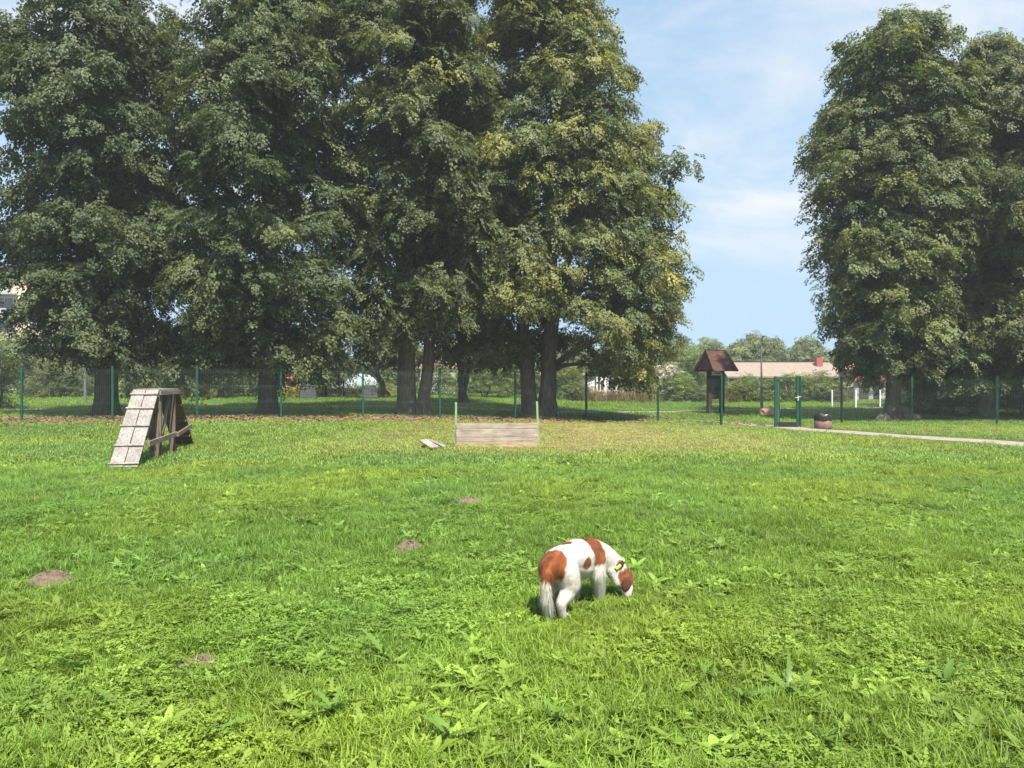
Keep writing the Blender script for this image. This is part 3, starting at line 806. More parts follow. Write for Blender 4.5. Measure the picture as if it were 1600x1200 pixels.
def lime_tree(name, px, D, stems, prof, n_clump, per, label, seed, bark='bark', group='tall lime trees along the fence', limbs=34, rz=0, cat='tree', ng=None, nvar=None, ss=(.95, 1.5), X=None, **kw):
    X = wx(px, D) if X is None else X
    e = empty(name, (X, D, g(X, D)), label, cat, 0, group)
    for si, (p0, p1, r0, r1) in enumerate(stems):
        mb = MB()
        pts = stem_pts(p0, p1, 14, 0.10, seed + si)
        # extra rings near the foot
        low = [pts[0] - Vector((0, 0, 0.25)), pts[0], pts[0].lerp(pts[1], .15), pts[0].lerp(pts[1], .3), pts[0].lerp(pts[1], .6)]
        pts = low + pts[1:]
        H = pts[-1].z - pts[0].z
        rad = [r0 + (r1 - r0) * max(0, min(1, (p.z - p0[2]) / H)) ** 0.8 for p in pts]
        rough_tube(mb, pts, rad, 16, 0.22, seed + si, 0.45)
        mb.build('trunk', M[bark], e, True)
        stems[si] = (pts, rad)
    pos, rot, tint, C = crown_points(prof, n_clump, per, seed=seed, **kw)
    mb = MB(); r_ = random.Random(seed)
    for q in range(limbs):
        c = Vector(C[r_.randrange(len(C))])
        pts, rad = min(stems, key=lambda s: (s[0][len(s[0]) // 2] - c).length) if r_.random() < .6 else stems[r_.randrange(len(stems))]
        zt = c.z - r_.uniform(.4, .9) * math.hypot(c.x, c.y) * .8
        i0 = min(range(3, len(pts)), key=lambda i: abs(pts[i].z - max(zt, 1.8)))
        a = pts[i0]; mid = a.lerp(c, .5) + Vector((r_.uniform(-.2, .2), r_.uniform(-.2, .2), .35))
        cv = [a, a.lerp(mid, .5) + Vector((0, 0, .12)), mid, mid.lerp(c, .5) + Vector((0, 0, .08)), c]
        r0 = min(.11, rad[i0] * .55)
        mb.tube(cv, [r0, r0 * .8, r0 * .6, r0 * .4, r0 * .15], 6, False)
    if limbs: prop(mb.build('limb', M[bark], e, True), None, None, None, 'stuff')
    s = r_.random()
    scl = ss[0] + (ss[1] - ss[0]) * np.random.default_rng(seed).random(len(pos))
    prop(scatter('crown', ng or ng_lime, nvar or len(src_lime), pos, rot, scl, tint, e), None, None, None, 'stuff')
    return e

def front_clear(zc, half, depth=0.3):
    """no boughs hang in front of the trunk below zc"""
    return lambda x, y, z: (z < zc and abs(x) < half and y < depth)

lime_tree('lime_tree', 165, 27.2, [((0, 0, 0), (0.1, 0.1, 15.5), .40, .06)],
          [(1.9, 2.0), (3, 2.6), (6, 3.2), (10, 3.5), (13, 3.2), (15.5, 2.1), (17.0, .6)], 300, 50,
          'dark lime tree with single thick trunk, behind the wooden ramp', 11, bark='bark_dark', clear=front_clear(2.8, 1.2), axis_off=(-.35, 0), yellow=.18, bright=.85, droop=.65, warm=(.95, 1, 1.1))  # low bright, bluish warm: shaded look of the left crowns put into leaf tint
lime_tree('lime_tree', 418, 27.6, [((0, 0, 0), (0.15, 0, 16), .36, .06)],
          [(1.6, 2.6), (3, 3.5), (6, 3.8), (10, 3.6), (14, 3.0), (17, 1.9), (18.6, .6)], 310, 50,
          'lime tree with dark trunk and low drooping boughs, second from left', 12, bark='bark_dark', clear=front_clear(3.0, 1.1), yellow=.25, bright=.9, droop=.65, warm=(.95, 1, 1.05))  # tint lowered and blued here too, shade carried by the leaf colour
lime_tree('lime_tree', 648, 29.0, [((-.28, 0, 0), (-.5, 0.2, 16), .38, .06), ((.32, -.1, 0), (1.6, .3, 13), .27, .05)],
          [(2.8, 2.2), (4, 3.0), (7, 3.5), (11, 3.6), (15, 3.3), (18, 2.4), (19.8, .8)], 310, 50,
          'lime tree forking into two stems at the ground, behind the loose planks', 13, clear=front_clear(3.0, 1.2), yellow=.35, bright=.95, droop=.55)
lime_tree('lime_tree', 842, 30.6, [((-.30, 0, 0), (-1.7, .3, 14), .36, .05), ((.34, -.1, 0), (.6, .1, 17.5), .36, .06), ((.1, .5, 0), (2.2, 1.0, 12.5), .26, .05)],
          [(1.8, 3.7), (3, 4.6), (5.5, 5.1), (9, 4.75), (12, 4.1), (14.5, 3.3), (17, 2.3), (19.5, 1.1)], 400, 52,
          'large yellowing lime tree with several stems behind the board hurdle', 14, clear=lambda x, y, z: (z < 4.2 and -2.6 < x < .9 and y < 1.5) or (z < 2.6 and x < 2.2), axis_off=(.75, 0), lop=.05, lean=-.075, yellow=.8, bright=1.1, droop=.55)
lime_tree('lime_tree', 1395, 31.0, [((0, 0, 0), (.2, .1, 15), .33, .05)],
          [(2.2, 1.9), (3.2, 2.6), (6, 2.9), (9, 2.9), (12, 2.9), (14.0, 2.6), (15.6, 1.9), (16.4, .8)], 320, 54,
          'dense lime tree with pale trunk standing right of the waste bin', 15, clear=front_clear(2.6, .9), yellow=.42, bright=1.12, droop=.55, inner=.18)
lime_tree('lime_tree', 1548, 31.5, [((0, .3, 0), (.2, .3, 14.5), .34, .05)],
          [(1.6, 2.7), (3, 3.5), (6, 3.7), (9, 3.5), (12, 3.0), (14.3, 2.0), (16.0, .7)], 310, 54,
          'dense lime tree rising behind the mesh fence near the right edge', 16, clear=front_clear(3.0, 1.5), yellow=.42, bright=1.05, droop=.55, inner=.18)
lime_tree('lime_tree', 1690, 31.0, [((0, .3, 0), (.2, .3, 14.5), .34, .05)],
          [(1.6, 2.5), (3, 3.3), (6, 3.4), (9, 3.2), (12, 2.6), (14.3, 1.6), (16.0, .4)], 160, 54,
          'lime tree cut off by the right edge of the picture', 17, yellow=.42, bright=1.05, droop=.55)
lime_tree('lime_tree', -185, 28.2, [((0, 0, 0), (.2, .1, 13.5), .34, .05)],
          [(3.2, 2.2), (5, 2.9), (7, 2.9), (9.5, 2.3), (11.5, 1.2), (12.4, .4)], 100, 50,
          'lime tree cut off by the left edge of the picture', 18, bark='bark_dark', yellow=.15, bright=.8)  # lowest bright: shade of the left end put into the leaf colour
# smaller trees beyond the fence
lime_tree('young_tree', 724, 41.5, [((0, 0, 0), (-.55, 0, 6), .26, .05), ((.05, 0, .9), (1.3, 0, 5.2), .16, .04)],
          [(2.4, 1.5), (3.5, 2.4), (5, 2.5), (6.5, 1.6), (7.4, .4)], 80, 26, 'smaller dark-stemmed tree forking low, left of the hurdle', 21, bark='bark_dark', group='small trees beyond the fence', limbs=10,
          clear=front_clear(2.6, 1.4), yellow=.2, bright=1.0)
lime_tree('crooked_tree', 604, 46.5, [((0, 0, 0), (-.9, 0, 2.2), .22, .12), ((-.6, 0, 1.5), (-2.0, .2, 2.3), .13, .06)],
          [(1.7, 1.6), (2.6, 2.4), (4, 2.3), (5.2, .6)], 60, 24, 'crooked small tree leaning left beside a dark compost bin', 22, bark='bark_dark', group='small trees beyond the fence', limbs=6, yellow=.3, bright=1.2)
lime_tree('young_tree', 506, 47.0, [((0, 0, 0), (.1, 0, 3.0), .16, .06)],
          [(1.2, 1.2), (2, 2.0), (3.4, 1.9), (4.4, .5)], 45, 24, 'small tree between the two dark compost bins', 23, bark='bark_dark', group='small trees beyond the fence', limbs=6, yellow=.2, bright=1.0)
lime_tree('young_tree', 345, 46.0, [((0, 0, 0), (.1, 0, 3.0), .18, .06)],
          [(.9, 1.5), (2, 2.3), (3.4, 2.2), (4.8, .6)], 55, 24, 'small tree beyond the fence, right of the wooden ramp', 24, bark='bark_dark', group='small trees beyond the fence', limbs=6, yellow=.2, bright=1.05)

# bushes
def bush(name, px, D, r, h, label, seed, bright=1.0, n=None, warm=(1, 1, 1), ng=None, nv=None, group='bushes beyond the fence', ss=(.8, 1.3), per=20, cat='bush', flowers=None):
    X = wx(px, D)
    e = empty(name, (X, D, g(X, D)), label, cat, 0, group)
    mb = MB(); r_ = random.Random(seed)
    for k in range(5):
        a = r_.uniform(0, 6.28); mb.tube([(0.1 * math.cos(a), .1 * math.sin(a), -.05), (r * .25 * math.cos(a), r * .25 * math.sin(a), h * .45), (r * .55 * math.cos(a), r * .55 * math.sin(a), h * .8)], [.035, .025, .008], 5, False)
    mb.build('stem', M['bark_dark'], e)
    prof = [(.1 * h, r * .85), (.35 * h, r), (.65 * h, r * .9), (.88 * h, r * .55), (h * .98, r * .15)]
    n = n or int(16 + 9 * r * h)
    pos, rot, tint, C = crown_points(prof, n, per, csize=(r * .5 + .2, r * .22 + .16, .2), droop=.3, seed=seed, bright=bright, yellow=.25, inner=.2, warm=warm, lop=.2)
    pos[:, 2] = np.maximum(pos[:, 2], .06)
    scl = (ss[0] + (ss[1] - ss[0]) * np.random.default_rng(seed).random(len(pos)))
    rot[:, 1] -= .5
    prop(scatter('crown', ng or ng_bush, nv or len(src_bush), pos, rot, scl, tint, e), None, None, None, 'stuff')
    if flowers:
        kk = np.random.default_rng(seed + 5).random(len(pos)) < flowers
        p2 = pos[kk] * np.array([1.08, 1.08, 1.05]); prop(scatter('blossom', ng_wfl, len(src_wfl), p2, rot[kk], scl[kk], np.ones((kk.sum(), 3)), e), None, None, None, 'stuff')
    return e

BUSH = [
 (-4, 33.0, 1.04, 3.0, 'leafy bush at the left edge, behind the corner fence post', 1.0, (1, 1, 1)),
 (72, 47.0, 1.39, 2.11, 'bush left of the slim grey post, under dark boughs', 1.15, (1.1, 1, .9)),
 (120, 48.0, 1.21, 1.44, 'low bush right behind the slim grey post', 1.1, (1, 1, 1)),
 (205, 47.0, 1.23, 3.30, 'pale green upright bush seen above the wooden ramp', 1.9, (1.1, 1.05, 1)),
 (243, 49.0, 1.45, 2.15, 'green bush behind the top deck of the ramp', 1.1, (1, 1, 1)),
 (290, 50.0, 1.69, 2.08, 'dark bush right behind the ramp\'s far slope', .9, (1, 1, 1)),
 (330, 52.0, 1.75, 1.98, 'bush at the foot of the small tree right of ramp', .95, (1, 1, 1)),
 (385, 51.0, 1.94, 1.97, 'dense bush just left of the second lime trunk', .95, (1, 1, 1)),
 (553, 66.0, 2.09, 2.95, 'light bush rising above the pale greenhouse', 1.7, (1.1, 1, .8)),
 (590, 57.0, 1.06, 0.80, 'yellowish shrub behind the crooked small tree', 1.6, (1.3, 1.05, .6)),
 (690, 55.0, 1.85, 2.16, 'bush between the forked lime and the dark young tree', 1.1, (1, 1, 1)),
 (757, 52.0, 2.08, 2.11, 'rounded bush right of the dark forked young tree', 1.35, (1, 1.05, .9)),
 (797, 54.0, 1.64, 2.92, 'tall leafy bush just left of the big multi-stemmed lime', 1.4, (1, 1.05, .85)),
 (885, 54.0, 1.50, 2.69, 'yellow green bush just right of big lime\'s stems', 1.5, (1.15, 1.05, .8)),
 (902, 50.0, 1.26, 1.11, 'low grey green bush before the grey-roofed house', 1.1, (1, 1, 1.2)),
 (990, 52.0, 1.05, 2.33, 'fresh green bush right of the white house columns', 1.4, (1, 1.1, .8)),
 (1015, 50.0, 0.89, 1.24, 'small bush left of the white-flowered shrub', 1.4, (1.1, 1.05, .8)),
 (1066, 50.0, 1.22, 1.87, 'bright green bush between flowered shrub and notice board', 1.7, (1.05, 1.1, .7)),
 (1085, 54.0, 1.37, 3.78, 'tall silvery willow bush left of the notice board', 1.7, (.95, 1.0, 1.15)),
 (1060, 60.0, 2.40, 4.26, 'tall grey green willow behind the flowered shrub', 1.5, (.95, 1.0, 1.1)),
 (1090, 49.0, 0.74, 1.07, 'small shrub touching the notice board\'s left post', 1.2, (1, 1, 1)),
 (1165, 50.0, 1.22, 1.74, 'leafy bush right of the notice board', 1.4, (1, 1.05, .9)),
 (1148, 49.0, 0.74, 1.11, 'low dull bush just right of the notice board', 1.3, (1.1, 1, .9)),
 (1205, 51.0, 0.73, 1.37, 'narrow bush between lamp post and gate', 1.25, (1.05, 1.05, .8)),
 (1243, 50.0, 1.39, 1.74, 'large bush seen through the open gate', 1.5, (1, 1.05, .8)),
 (1278, 50.0, 1.18, 1.87, 'large bush just right of the gate', 1.4, (1, 1.05, .8)),
 (1305, 50.0, 0.93, 1.11, 'bush behind the black fence post', 1.05, (1, 1, .9)),
 (1440, 36.0, 1.2, 2.0, 'dark shrub in the shade right of the pale lime trunk', .8, (1, 1, 1)),  # from here on low bright puts the shade under the limes into leaf tint
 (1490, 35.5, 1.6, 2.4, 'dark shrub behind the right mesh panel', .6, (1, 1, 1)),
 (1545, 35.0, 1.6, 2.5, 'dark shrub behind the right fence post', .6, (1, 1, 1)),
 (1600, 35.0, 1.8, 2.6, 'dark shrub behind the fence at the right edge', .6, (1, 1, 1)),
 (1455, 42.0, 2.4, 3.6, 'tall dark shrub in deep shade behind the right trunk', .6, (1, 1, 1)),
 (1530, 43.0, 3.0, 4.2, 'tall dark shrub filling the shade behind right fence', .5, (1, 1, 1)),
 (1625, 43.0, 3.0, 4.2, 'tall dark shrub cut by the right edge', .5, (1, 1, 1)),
]
for i, (px, D, r, h, lab, br, wm) in enumerate(BUSH):
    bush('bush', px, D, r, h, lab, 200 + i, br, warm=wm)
bush('flowering_shrub', 1043, 51.0, 1.0, 2.5, 'shrub covered in whitish flowers left of the notice board', 301, 1.3, flowers=.75)
bush('flowering_shrub', 1020, 54.0, 1.3, 2.1, 'pinkish pale flowered shrub under the drooping bough', 302, 1.5, flowers=.6, warm=(1.3, 1, .9))
def reeds(px, D, r, n, label, seed):
    X = wx(px, D); r_ = np.random.default_rng(seed)
    e = empty('dry_grass_clump', (X, D, g(X, D)), label, 'grass clump', 0, 'dry grass clumps beyond the fence')
    a = r_.random(n) * 6.283; q = np.sqrt(r_.random(n)) * r
    st = scatter('stalks', ng_reed, len(src_reed), np.stack([q * np.cos(a), q * np.sin(a) * .5, np.zeros(n)], -1), np.stack([np.zeros(n), np.zeros(n), r_.random(n) * 6.28], -1),
            .8 + .5 * r_.random(n), np.stack([.9 + .3 * r_.random(n)] * 3, -1) * np.array([1, .95, .9]), e)
    prop(st, None, None, None, 'stuff')
reeds(935, 49, 1.1, 40, 'dry reddish grass clump in front of grey-roofed house', 1)
reeds(968, 49, 1.2, 45, 'dry reddish grass clump under the white house columns', 2)
reeds(915, 50, .9, 30, 'dry grass clump left of the grey-roofed house', 3)
reeds(1000, 49, .8, 26, 'dry grass clump below the drooping lime bough', 4)
reeds(1140, 48.5, .6, 18, 'dry grass clump beside the notice board\'s right post', 5)

# far trees
FT = [(1040, 95, 3.2, 7.0, 'far tree just left of the notice board roof', 1.3), (1065, 100, 2.6, 7.2, 'far tree behind the silvery willow', 1.3), (1108, 105, 3.6, 7.3, 'far tree right above the notice board roof', 1.4),
      (1155, 92, 3.2, 6.0, 'far rounded tree left above the long beige roof', 1.3), (1180, 90, 3.6, 7.0, 'tallest far tree above the long beige roof', 1.3), (1207, 92, 3.2, 6.4, 'far tree above the beige roof, right of lamp post', 1.3),
      (1265, 90, 3.4, 6.4, 'far tree beside the red chimney', 1.3), (1230, 120, 3.0, 5.4, 'low distant tree between two far crowns', 1.5),
      (20, 60, 3.0, 5.0, 'far bushy tree below the apartment block', 1.3), (-60, 62, 3.5, 6.5, 'far tree left of the apartment block', 1.2), (150, 70, 3.5, 5.0, 'far tree behind the first lime trunk', 1.2), (250, 75, 4, 6, 'far tree above the ramp, beyond the bushes', 1.2),
      (330, 78, 4, 5.5, 'far tree between first and second limes', 1.2), (430, 76, 4, 5.5, 'far tree behind the second lime trunk', 1.2), (505, 78, 3, 4.5, 'far tree left of the greenhouse bush', 1.3), (620, 70, 3, 5.0, 'far tree behind the two-stemmed lime', 1.4),
      (740, 72, 4, 6.0, 'far tree beyond the dark forked young tree', 1.3), (825, 75, 4, 6.0, 'far tree behind the big lime stems', 1.3), (905, 78, 3, 5.0, 'far tree behind the grey-roofed house', 1.4), (990, 74, 3, 5.5, 'far tree right of the grey-roofed house', 1.3),
      (1330, 95, 3.5, 6, 'far tree behind the white railing', 1.3), (1420, 80, 4, 6, 'far tree behind the pale lime trunk', .9)]
for i, (px, D, r, h, lab, br) in enumerate(FT):
    X = wx(px, D)
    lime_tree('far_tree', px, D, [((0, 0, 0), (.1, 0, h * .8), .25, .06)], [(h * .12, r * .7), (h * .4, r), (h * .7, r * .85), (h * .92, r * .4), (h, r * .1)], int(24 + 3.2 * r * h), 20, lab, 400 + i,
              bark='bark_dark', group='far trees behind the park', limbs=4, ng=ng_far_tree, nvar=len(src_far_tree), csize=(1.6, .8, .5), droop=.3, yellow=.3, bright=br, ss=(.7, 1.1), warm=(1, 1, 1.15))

# yellow flower bed and low growth
n = 900; r_ = np.random.default_rng(5)
X = wx(425 + 160 * r_.random(n), 48.5) ; Y = 48.5 + r_.normal(0, .5, n)
Z = gz(X, Y) + .1 + .5 * r_.random(n) * (0.5 + vnoise(X, Y, 1.0))
o = scatter('yellow_flowers', ng_yel, len(src_yel), np.stack([X, Y, Z], -1), np.stack([r_.normal(0, .5, n), r_.normal(0, .5, n), r_.random(n) * 6.28], -1), .6 + .5 * r_.random(n), np.ones((n, 3)))
prop(o, 'strip of yellow flowers growing around the dark compost bins', 'flowers', None, 'stuff')
n = 1100
X = wx(425 + 170 * r_.random(n), 49) ; Y = 49 + r_.normal(0, .5, n); Z = gz(X, Y) + .05 + .4 * r_.random(n)
o = scatter('flower_bed_leaves', ng_bush, len(src_bush), np.stack([X, Y, Z], -1), np.stack([r_.normal(0, .5, n), r_.normal(-.6, .4, n), r_.random(n) * 6.28], -1), .6 + .4 * r_.random(n), np.ones((n, 3)) * np.array([1.5, 1.5, .9]))
prop(o, 'green growth under the yellow flowers by the compost bins', 'plants', None, 'stuff')

# ------------------------------------------------------------------ mesh fences and gate
def wire_panel(W, H):
    mb = MB(); n = int(W / 0.05); r = 0.0024
    def rod(a, b_):
        mb.tube([a, b_], r, 4, False)
    zl = [0.06, 0.12, H * .33, H * .36, H * .63, H * .66, H - .14, H - .08]
    for i in range(n + 1): 
        x_ = -W / 2 + W * i / n; rod((x_, 0, 0.03), (x_, 0, H))
    for z_ in zl: rod((-W / 2, .007, z_), (W / 2, .007, z_))
    return mb
PANEL_ME = wire_panel(2.44, 1.66).mesh('wire_panel', M['wire_green'])
mbp = MB().box((0, 0, .86), (.065, .065, 1.76)); mbp.box((0, 0, 1.75), (.075, .075, .025))
POST_ME = mbp.mesh('post', M['fence_green'])
mbk = MB()
for z_ in (.35, 1.35): mbk.box((0, 0, z_), (.085, .085, .04))
CLAMP_ME = mbk.mesh('clamp', M['fence_green'])
def fence(pts, label, skip=()):
    c = Vector(pts[0]); e = empty('mesh_fence', (c.x, c.y, g(c.x, c.y)), label, 'fence')
    for i, (x_, y_) in enumerate(pts):
        z_ = g(x_, y_)
        nx_ = pts[min(i + 1, len(pts) - 1)]; pv = pts[max(i - 1, 0)]; a = math.atan2(nx_[1] - pv[1], nx_[0] - pv[0])
        p = obj('post', POST_ME, e, (x_ - c.x, y_ - c.y, z_ - e.location.z), (0, 0, a))
        obj('clamp', CLAMP_ME, p)
        if i < len(pts) - 1 and i not in skip:
            d = Vector((nx_[0] - x_, nx_[1] - y_)); z2 = g(*nx_)
            o = obj('wire_panel', PANEL_ME, e, ((x_ + nx_[0]) / 2 - c.x, (y_ + nx_[1]) / 2 - c.y, (z_ + z2) / 2 - e.location.z), (0, -math.atan2(z2 - z_, d.length), math.atan2(d.y, d.x)))
            o.scale = ((d.length - .07) / 2.44, 1, 1)
    return e
LP = [(-220, 23.2), (-90, 23.6), (34, 24), (176, 24.4), (308, 24.9), (439, 25.4), (567, 25.9), (687, 26.8), (805, 28), (916, 29), (1028, 29.9), (1127, 26.6)]
fence([(wx(a, d), d) for a, d in LP], 'long dark green wire mesh fence in front of the row of limes')
fr = fence([(wx(a, d), d) for a, d in ((1250, 26.2), (1315, 28.6), (1425, 29.4), (1558, 27.4), (1690, 25.5))], 'green wire mesh fence running right from the gate')
bpst = [c for c in fr.children if c.name.startswith('post')][1]      # one post of this run is black
bpst.material_slots[0].link = 'OBJECT'; bpst.material_slots[0].material = M['black']; bpst['label'] = 'black fence post right of the waste bin'

gX, gD = wx(1229, 26.0), 26.0
e = empty('gate', (gX, gD, g(gX, gD)), 'green steel gate standing ajar with bare frame beside the waste bin', 'gate', R(-4))
for s in (-1, 1):
    mb = MB().box((s * .37, 0, .86), (.08, .08, 1.74)); mb.box((s * .37, 0, 1.74), (.09, .09, .02)); mb.build('gate_post', M['fence_green'], e, bevel=.004)
MB().box((0, 0, 1.69), (.66, .05, .05)).build('top_rail', M['fence_green'], e)
# leaf of the gate, swung open towards the back
lf = MB()
ang = R(68); ca, sa = math.cos(ang), math.sin(ang)
P = lambda u, z_: (-.32 + u * ca, .02 + u * sa, z_)
lf.beam(P(0.02, .1), P(0.02, 1.62), .045, .045, (1, 0, 0)); lf.beam(P(.62, .1), P(.62, 1.62), .045, .045, (1, 0, 0))
lf.beam(P(.04, .1), P(.6, .1), .045, .045); lf.beam(P(.04, 1.62), P(.6, 1.62), .045, .045)
lf.build('gate_leaf', M['fence_green'], e)
mb = MB()
for i in range(1, 12): mb.tube([P(.02 + .6 * i / 12, .1), P(.02 + .6 * i / 12, 1.62)], .003, 4, False)
for z_ in (.4, .75, 1.1, 1.4): mb.tube([P(.03, z_), P(.61, z_)], .003, 4, False)
mb.build('leaf_mesh', M['wire_green'], e)
MB().box((.02, -.02, .1), (.62, .03, .16)).build('kick_plate', M['black'], e)
mb = MB().box((.37, -.055, 1.0), (.05, .03, .16)); mb.tube([(.37, -.075, 1.02), (.37, -.12, 1.02), (.25, -.125, 1.02)], .012, 8)
mb.tube([(.40, -.05, 1.04), (.47, -.06, 1.06)], .012, 8)
mb.build('handle', M['chrome'], e)

# ------------------------------------------------------------------ waste bin
D = 25.3; X = wx(1286, D)
e = empty('waste_bin', (X, D, g(X, D)), 'short round pinkish waste bin lined with a black bag', 'bin')
MB().lathe([(.0, 0), (.25, 0), (.275, .04), (.285, .30), (.27, .305), (.0, .305)], n=24).build('tub', M['concrete_pink'], e, True)
mb = MB(); prof = [(.286, .285), (.292, .31), (.290, .40), (.287, .495), (.27, .505), (.252, .49), (.23, .40), (0, .36)]
mb.lathe(prof, n=36)
mb.v = [(v[0] * (1 + .07 * mnoise.noise((v[0] * 9, v[1] * 9, v[2] * 6))), v[1] * (1 + .05 * mnoise.noise((v[1] * 9, v[0] * 9, v[2] * 6 + 3))), v[2] + (.075 if v[2] < .32 else .035) * mnoise.noise((v[0] * 9, v[1] * 9, 2))) for v in mb.v]
mb.build('bin_bag', M['black'], e, True)

# ------------------------------------------------------------------ notice board
D = 36.5; X = wx(1118, D)
e = empty('notice_board', (X, D, g(X, D)), 'roofed brown timber notice board with small white arched sign', 'notice board', R(27))
zr = 2.98
for s in (-1, 1): MB().box((s * .40, 0, 1.1), (.19, .17, 2.24)).build('post', M['kiosk_wood'], e, bevel=.008)
MB().box((0, -.01, 1.32), (.62, .06, 1.16)).build('board', M['board_dark'], e)
MB().box((0, -.035, 1.76), (.66, .05, .08)).build('board_frame', M['kiosk_wood'], e)
MB().box((0, -.035, .72), (.66, .05, .08)).build('board_frame', M['kiosk_wood'], e)
# roof: two slopes of lapped boards, gable boards at both ends
hw, ov, ez = .78, .70, 2.02
for s in (-1, 1):
    for q in range(4):
        t0, t1 = q / 4, (q + 1) / 4 + .02
        a = Vector((0, s * .02, zr)).lerp(Vector((0, s * ov, ez)), t0); b_ = Vector((0, s * .02, zr)).lerp(Vector((0, s * ov, ez)), t1)
        nrm = Vector((0, s * (zr - ez), ov)).normalized()
        w = .60 + .16 * (t0 + t1) / 2
        mid = (a + b_) / 2 + nrm * (.018 if q < 3 else .022)
        d = (b_ - a); m = Matrix((Vector((1, 0, 0)), d.normalized(), Vector((1, 0, 0)).cross(d.normalized()))).transposed()
        MB().box(mid, (2 * w, d.length, .03), m).build('roof_board', M['kiosk_roof'], e)
MB().box((0, 0, zr + .045), (1.30, .12, .035)).build('ridge_cap', M['kiosk_roof'], e)
for s in (-1, 1):
    gb = MB().prism([(-.62, ez + .06), (.62, ez + .06), (0, zr - .05)], -.014, .014).build('gable', M['kiosk_gable'], e)
    gb.rotation_euler = (0, 0, R(90)); gb.location = (s * .62, 0, 0)
    mb = MB(); mb.beam((s * .76, -.68, ez), (s * .63, 0, zr - .02), .03, .12); mb.beam((s * .76, .68, ez), (s * .63, 0, zr - .02), .03, .12); mb.build('barge_board', M['kiosk_roof'], e)
MB().beam((-.62, -.40, 2.10), (.62, -.40, 2.10), .08, .08).build('eave_beam', M['kiosk_wood'], e)
MB().beam((-.62, .40, 2.10), (.62, .40, 2.10), .08, .08).build('eave_beam', M['kiosk_wood'], e)
arch = [(-.36, 1.81), (.36, 1.81), (.30, 1.91), (.2, 1.98), (.08, 2.02), (-.08, 2.02), (-.2, 1.98), (-.30, 1.91)]
sg = MB().prism(arch, -.12, -.10).build('arched_sign', M['white'], e)
mb = MB()
for k in range(5): mb.box((-.13 + .062 * k, -.124, 1.91), (.04, .004, .07 if k % 2 else .06))
mb.build('sign_print', M['print'], sg)

# ------------------------------------------------------------------ ramp
Ra, Rb = Vector((-7.02, 13.7)), Vector((-8.12, 18.75))
ax = (Rb - Ra); Lr = ax.length; rz = math.atan2(ax.y, ax.x)
e = empty('dog_ramp', (Ra.x, Ra.y, g(Ra.x, Ra.y)), 'weathered wooden dog walk ramp with battened slope facing us', 'ramp', rz)
# local: x along the run, y to the left of it, z up
H = 1.40; xa, xb = 1.60, 3.45
zf = g(Rb.x, Rb.y) - e.location.z
HW = .245
def slope(p0, p1, mt, label=None, cleats=0, shift=0.0):
    d = (Vector(p1) - Vector(p0)); up = Vector((0, 1, 0)).cross(d).normalized()
    if up.z < 0: up = -up
    for s in (-1, 1):
        off = Vector((0, s * HW / 2, 0))
        mb = MB(); mb.beam(Vector(p0) + off + up * .004 * s, Vector(p1) + off + up * .004 * s, HW - .012, .035, up)
        mb.build('plank', mt, e, bevel=.004)
    for k in range(cleats):
        t = (.03, .25, .50, .735, .93)[k] if cleats == 5 else (k + .5) / cleats
        c = Vector(p0).lerp(Vector(p1), t) + up * .036
        mb = MB(); mb.beam(c + Vector((0, -HW - .012, 0)), c + Vector((0, HW + .012, 0)), .04, .036, up); mb.build('cleat', mt, e, bevel=.004)
slope((0, 0, .03), (xa, 0, H), M['grey_wood'], cleats=5)
slope((xa + .02, 0, H + .012), (xb - .02, 0, H + .012), M['grey_wood'])
slope((Lr, 0, zf + .02), (xb, 0, H), M['brown_wood'], cleats=5)
MB().beam((xa, -HW - .02, H - .05), (xb, -HW - .02, H - .05), .035, .08).build('deck_rail', M['grey_wood'], e, bevel=.004)
MB().beam((xa, HW + .02, H - .05), (xb, HW + .02, H - .05), .035, .08).build('deck_rail', M['brown_wood'], e, bevel=.004)
for x_, yy_ in ((xa + .12, -1), (xa + .12, 1), (xb - .45, -1), (xb - .45, 1)):
    zb = g(e.location.x, e.location.y + x_) - e.location.z
    MB().beam((x_, yy_ * (HW - .04), zb - .05), (x_, yy_ * (HW - .04), H - .03), .12, .085, (1, 0, 0)).build('post', M['post_wood'], e, bevel=.006)
for s in (-1, 1):
    MB().beam((.62, s * (HW + .03), .40), (xb - .40, s * (HW + .03), .43), .045, .105).build('side_rail', M['rail_wood'], e, bevel=.006)
    MB().beam((xb - .52, s * (HW + .075), .42), (Lr - .72, s * (HW + .075), .53), .04, .095).build('side_rail', M['rail_wood'], e, bevel=.006)
    MB().beam((xa - .18, s * (HW - .10), H - .22), (xa + .62, s * (HW - .10), .40), .05, .09).build('brace', M['brown_wood'], e, bevel=.005)
    MB().beam((xb - .50, s * (HW - .10), H - .10), (xa + .70, s * (HW - .10), .42), .05, .08).build('brace', M['rail_wood'], e, bevel=.005)
for q in range(3):
    t = .22 + q * .28
    c = Vector((Lr, 0, zf)).lerp(Vector((xb, 0, H)), t)
    MB().beam((c.x - .05, -HW, c.z - .04), (c.x - .05, HW, c.z - .04), .06, .05).build('cross_batten', M['brown_wood'], e)

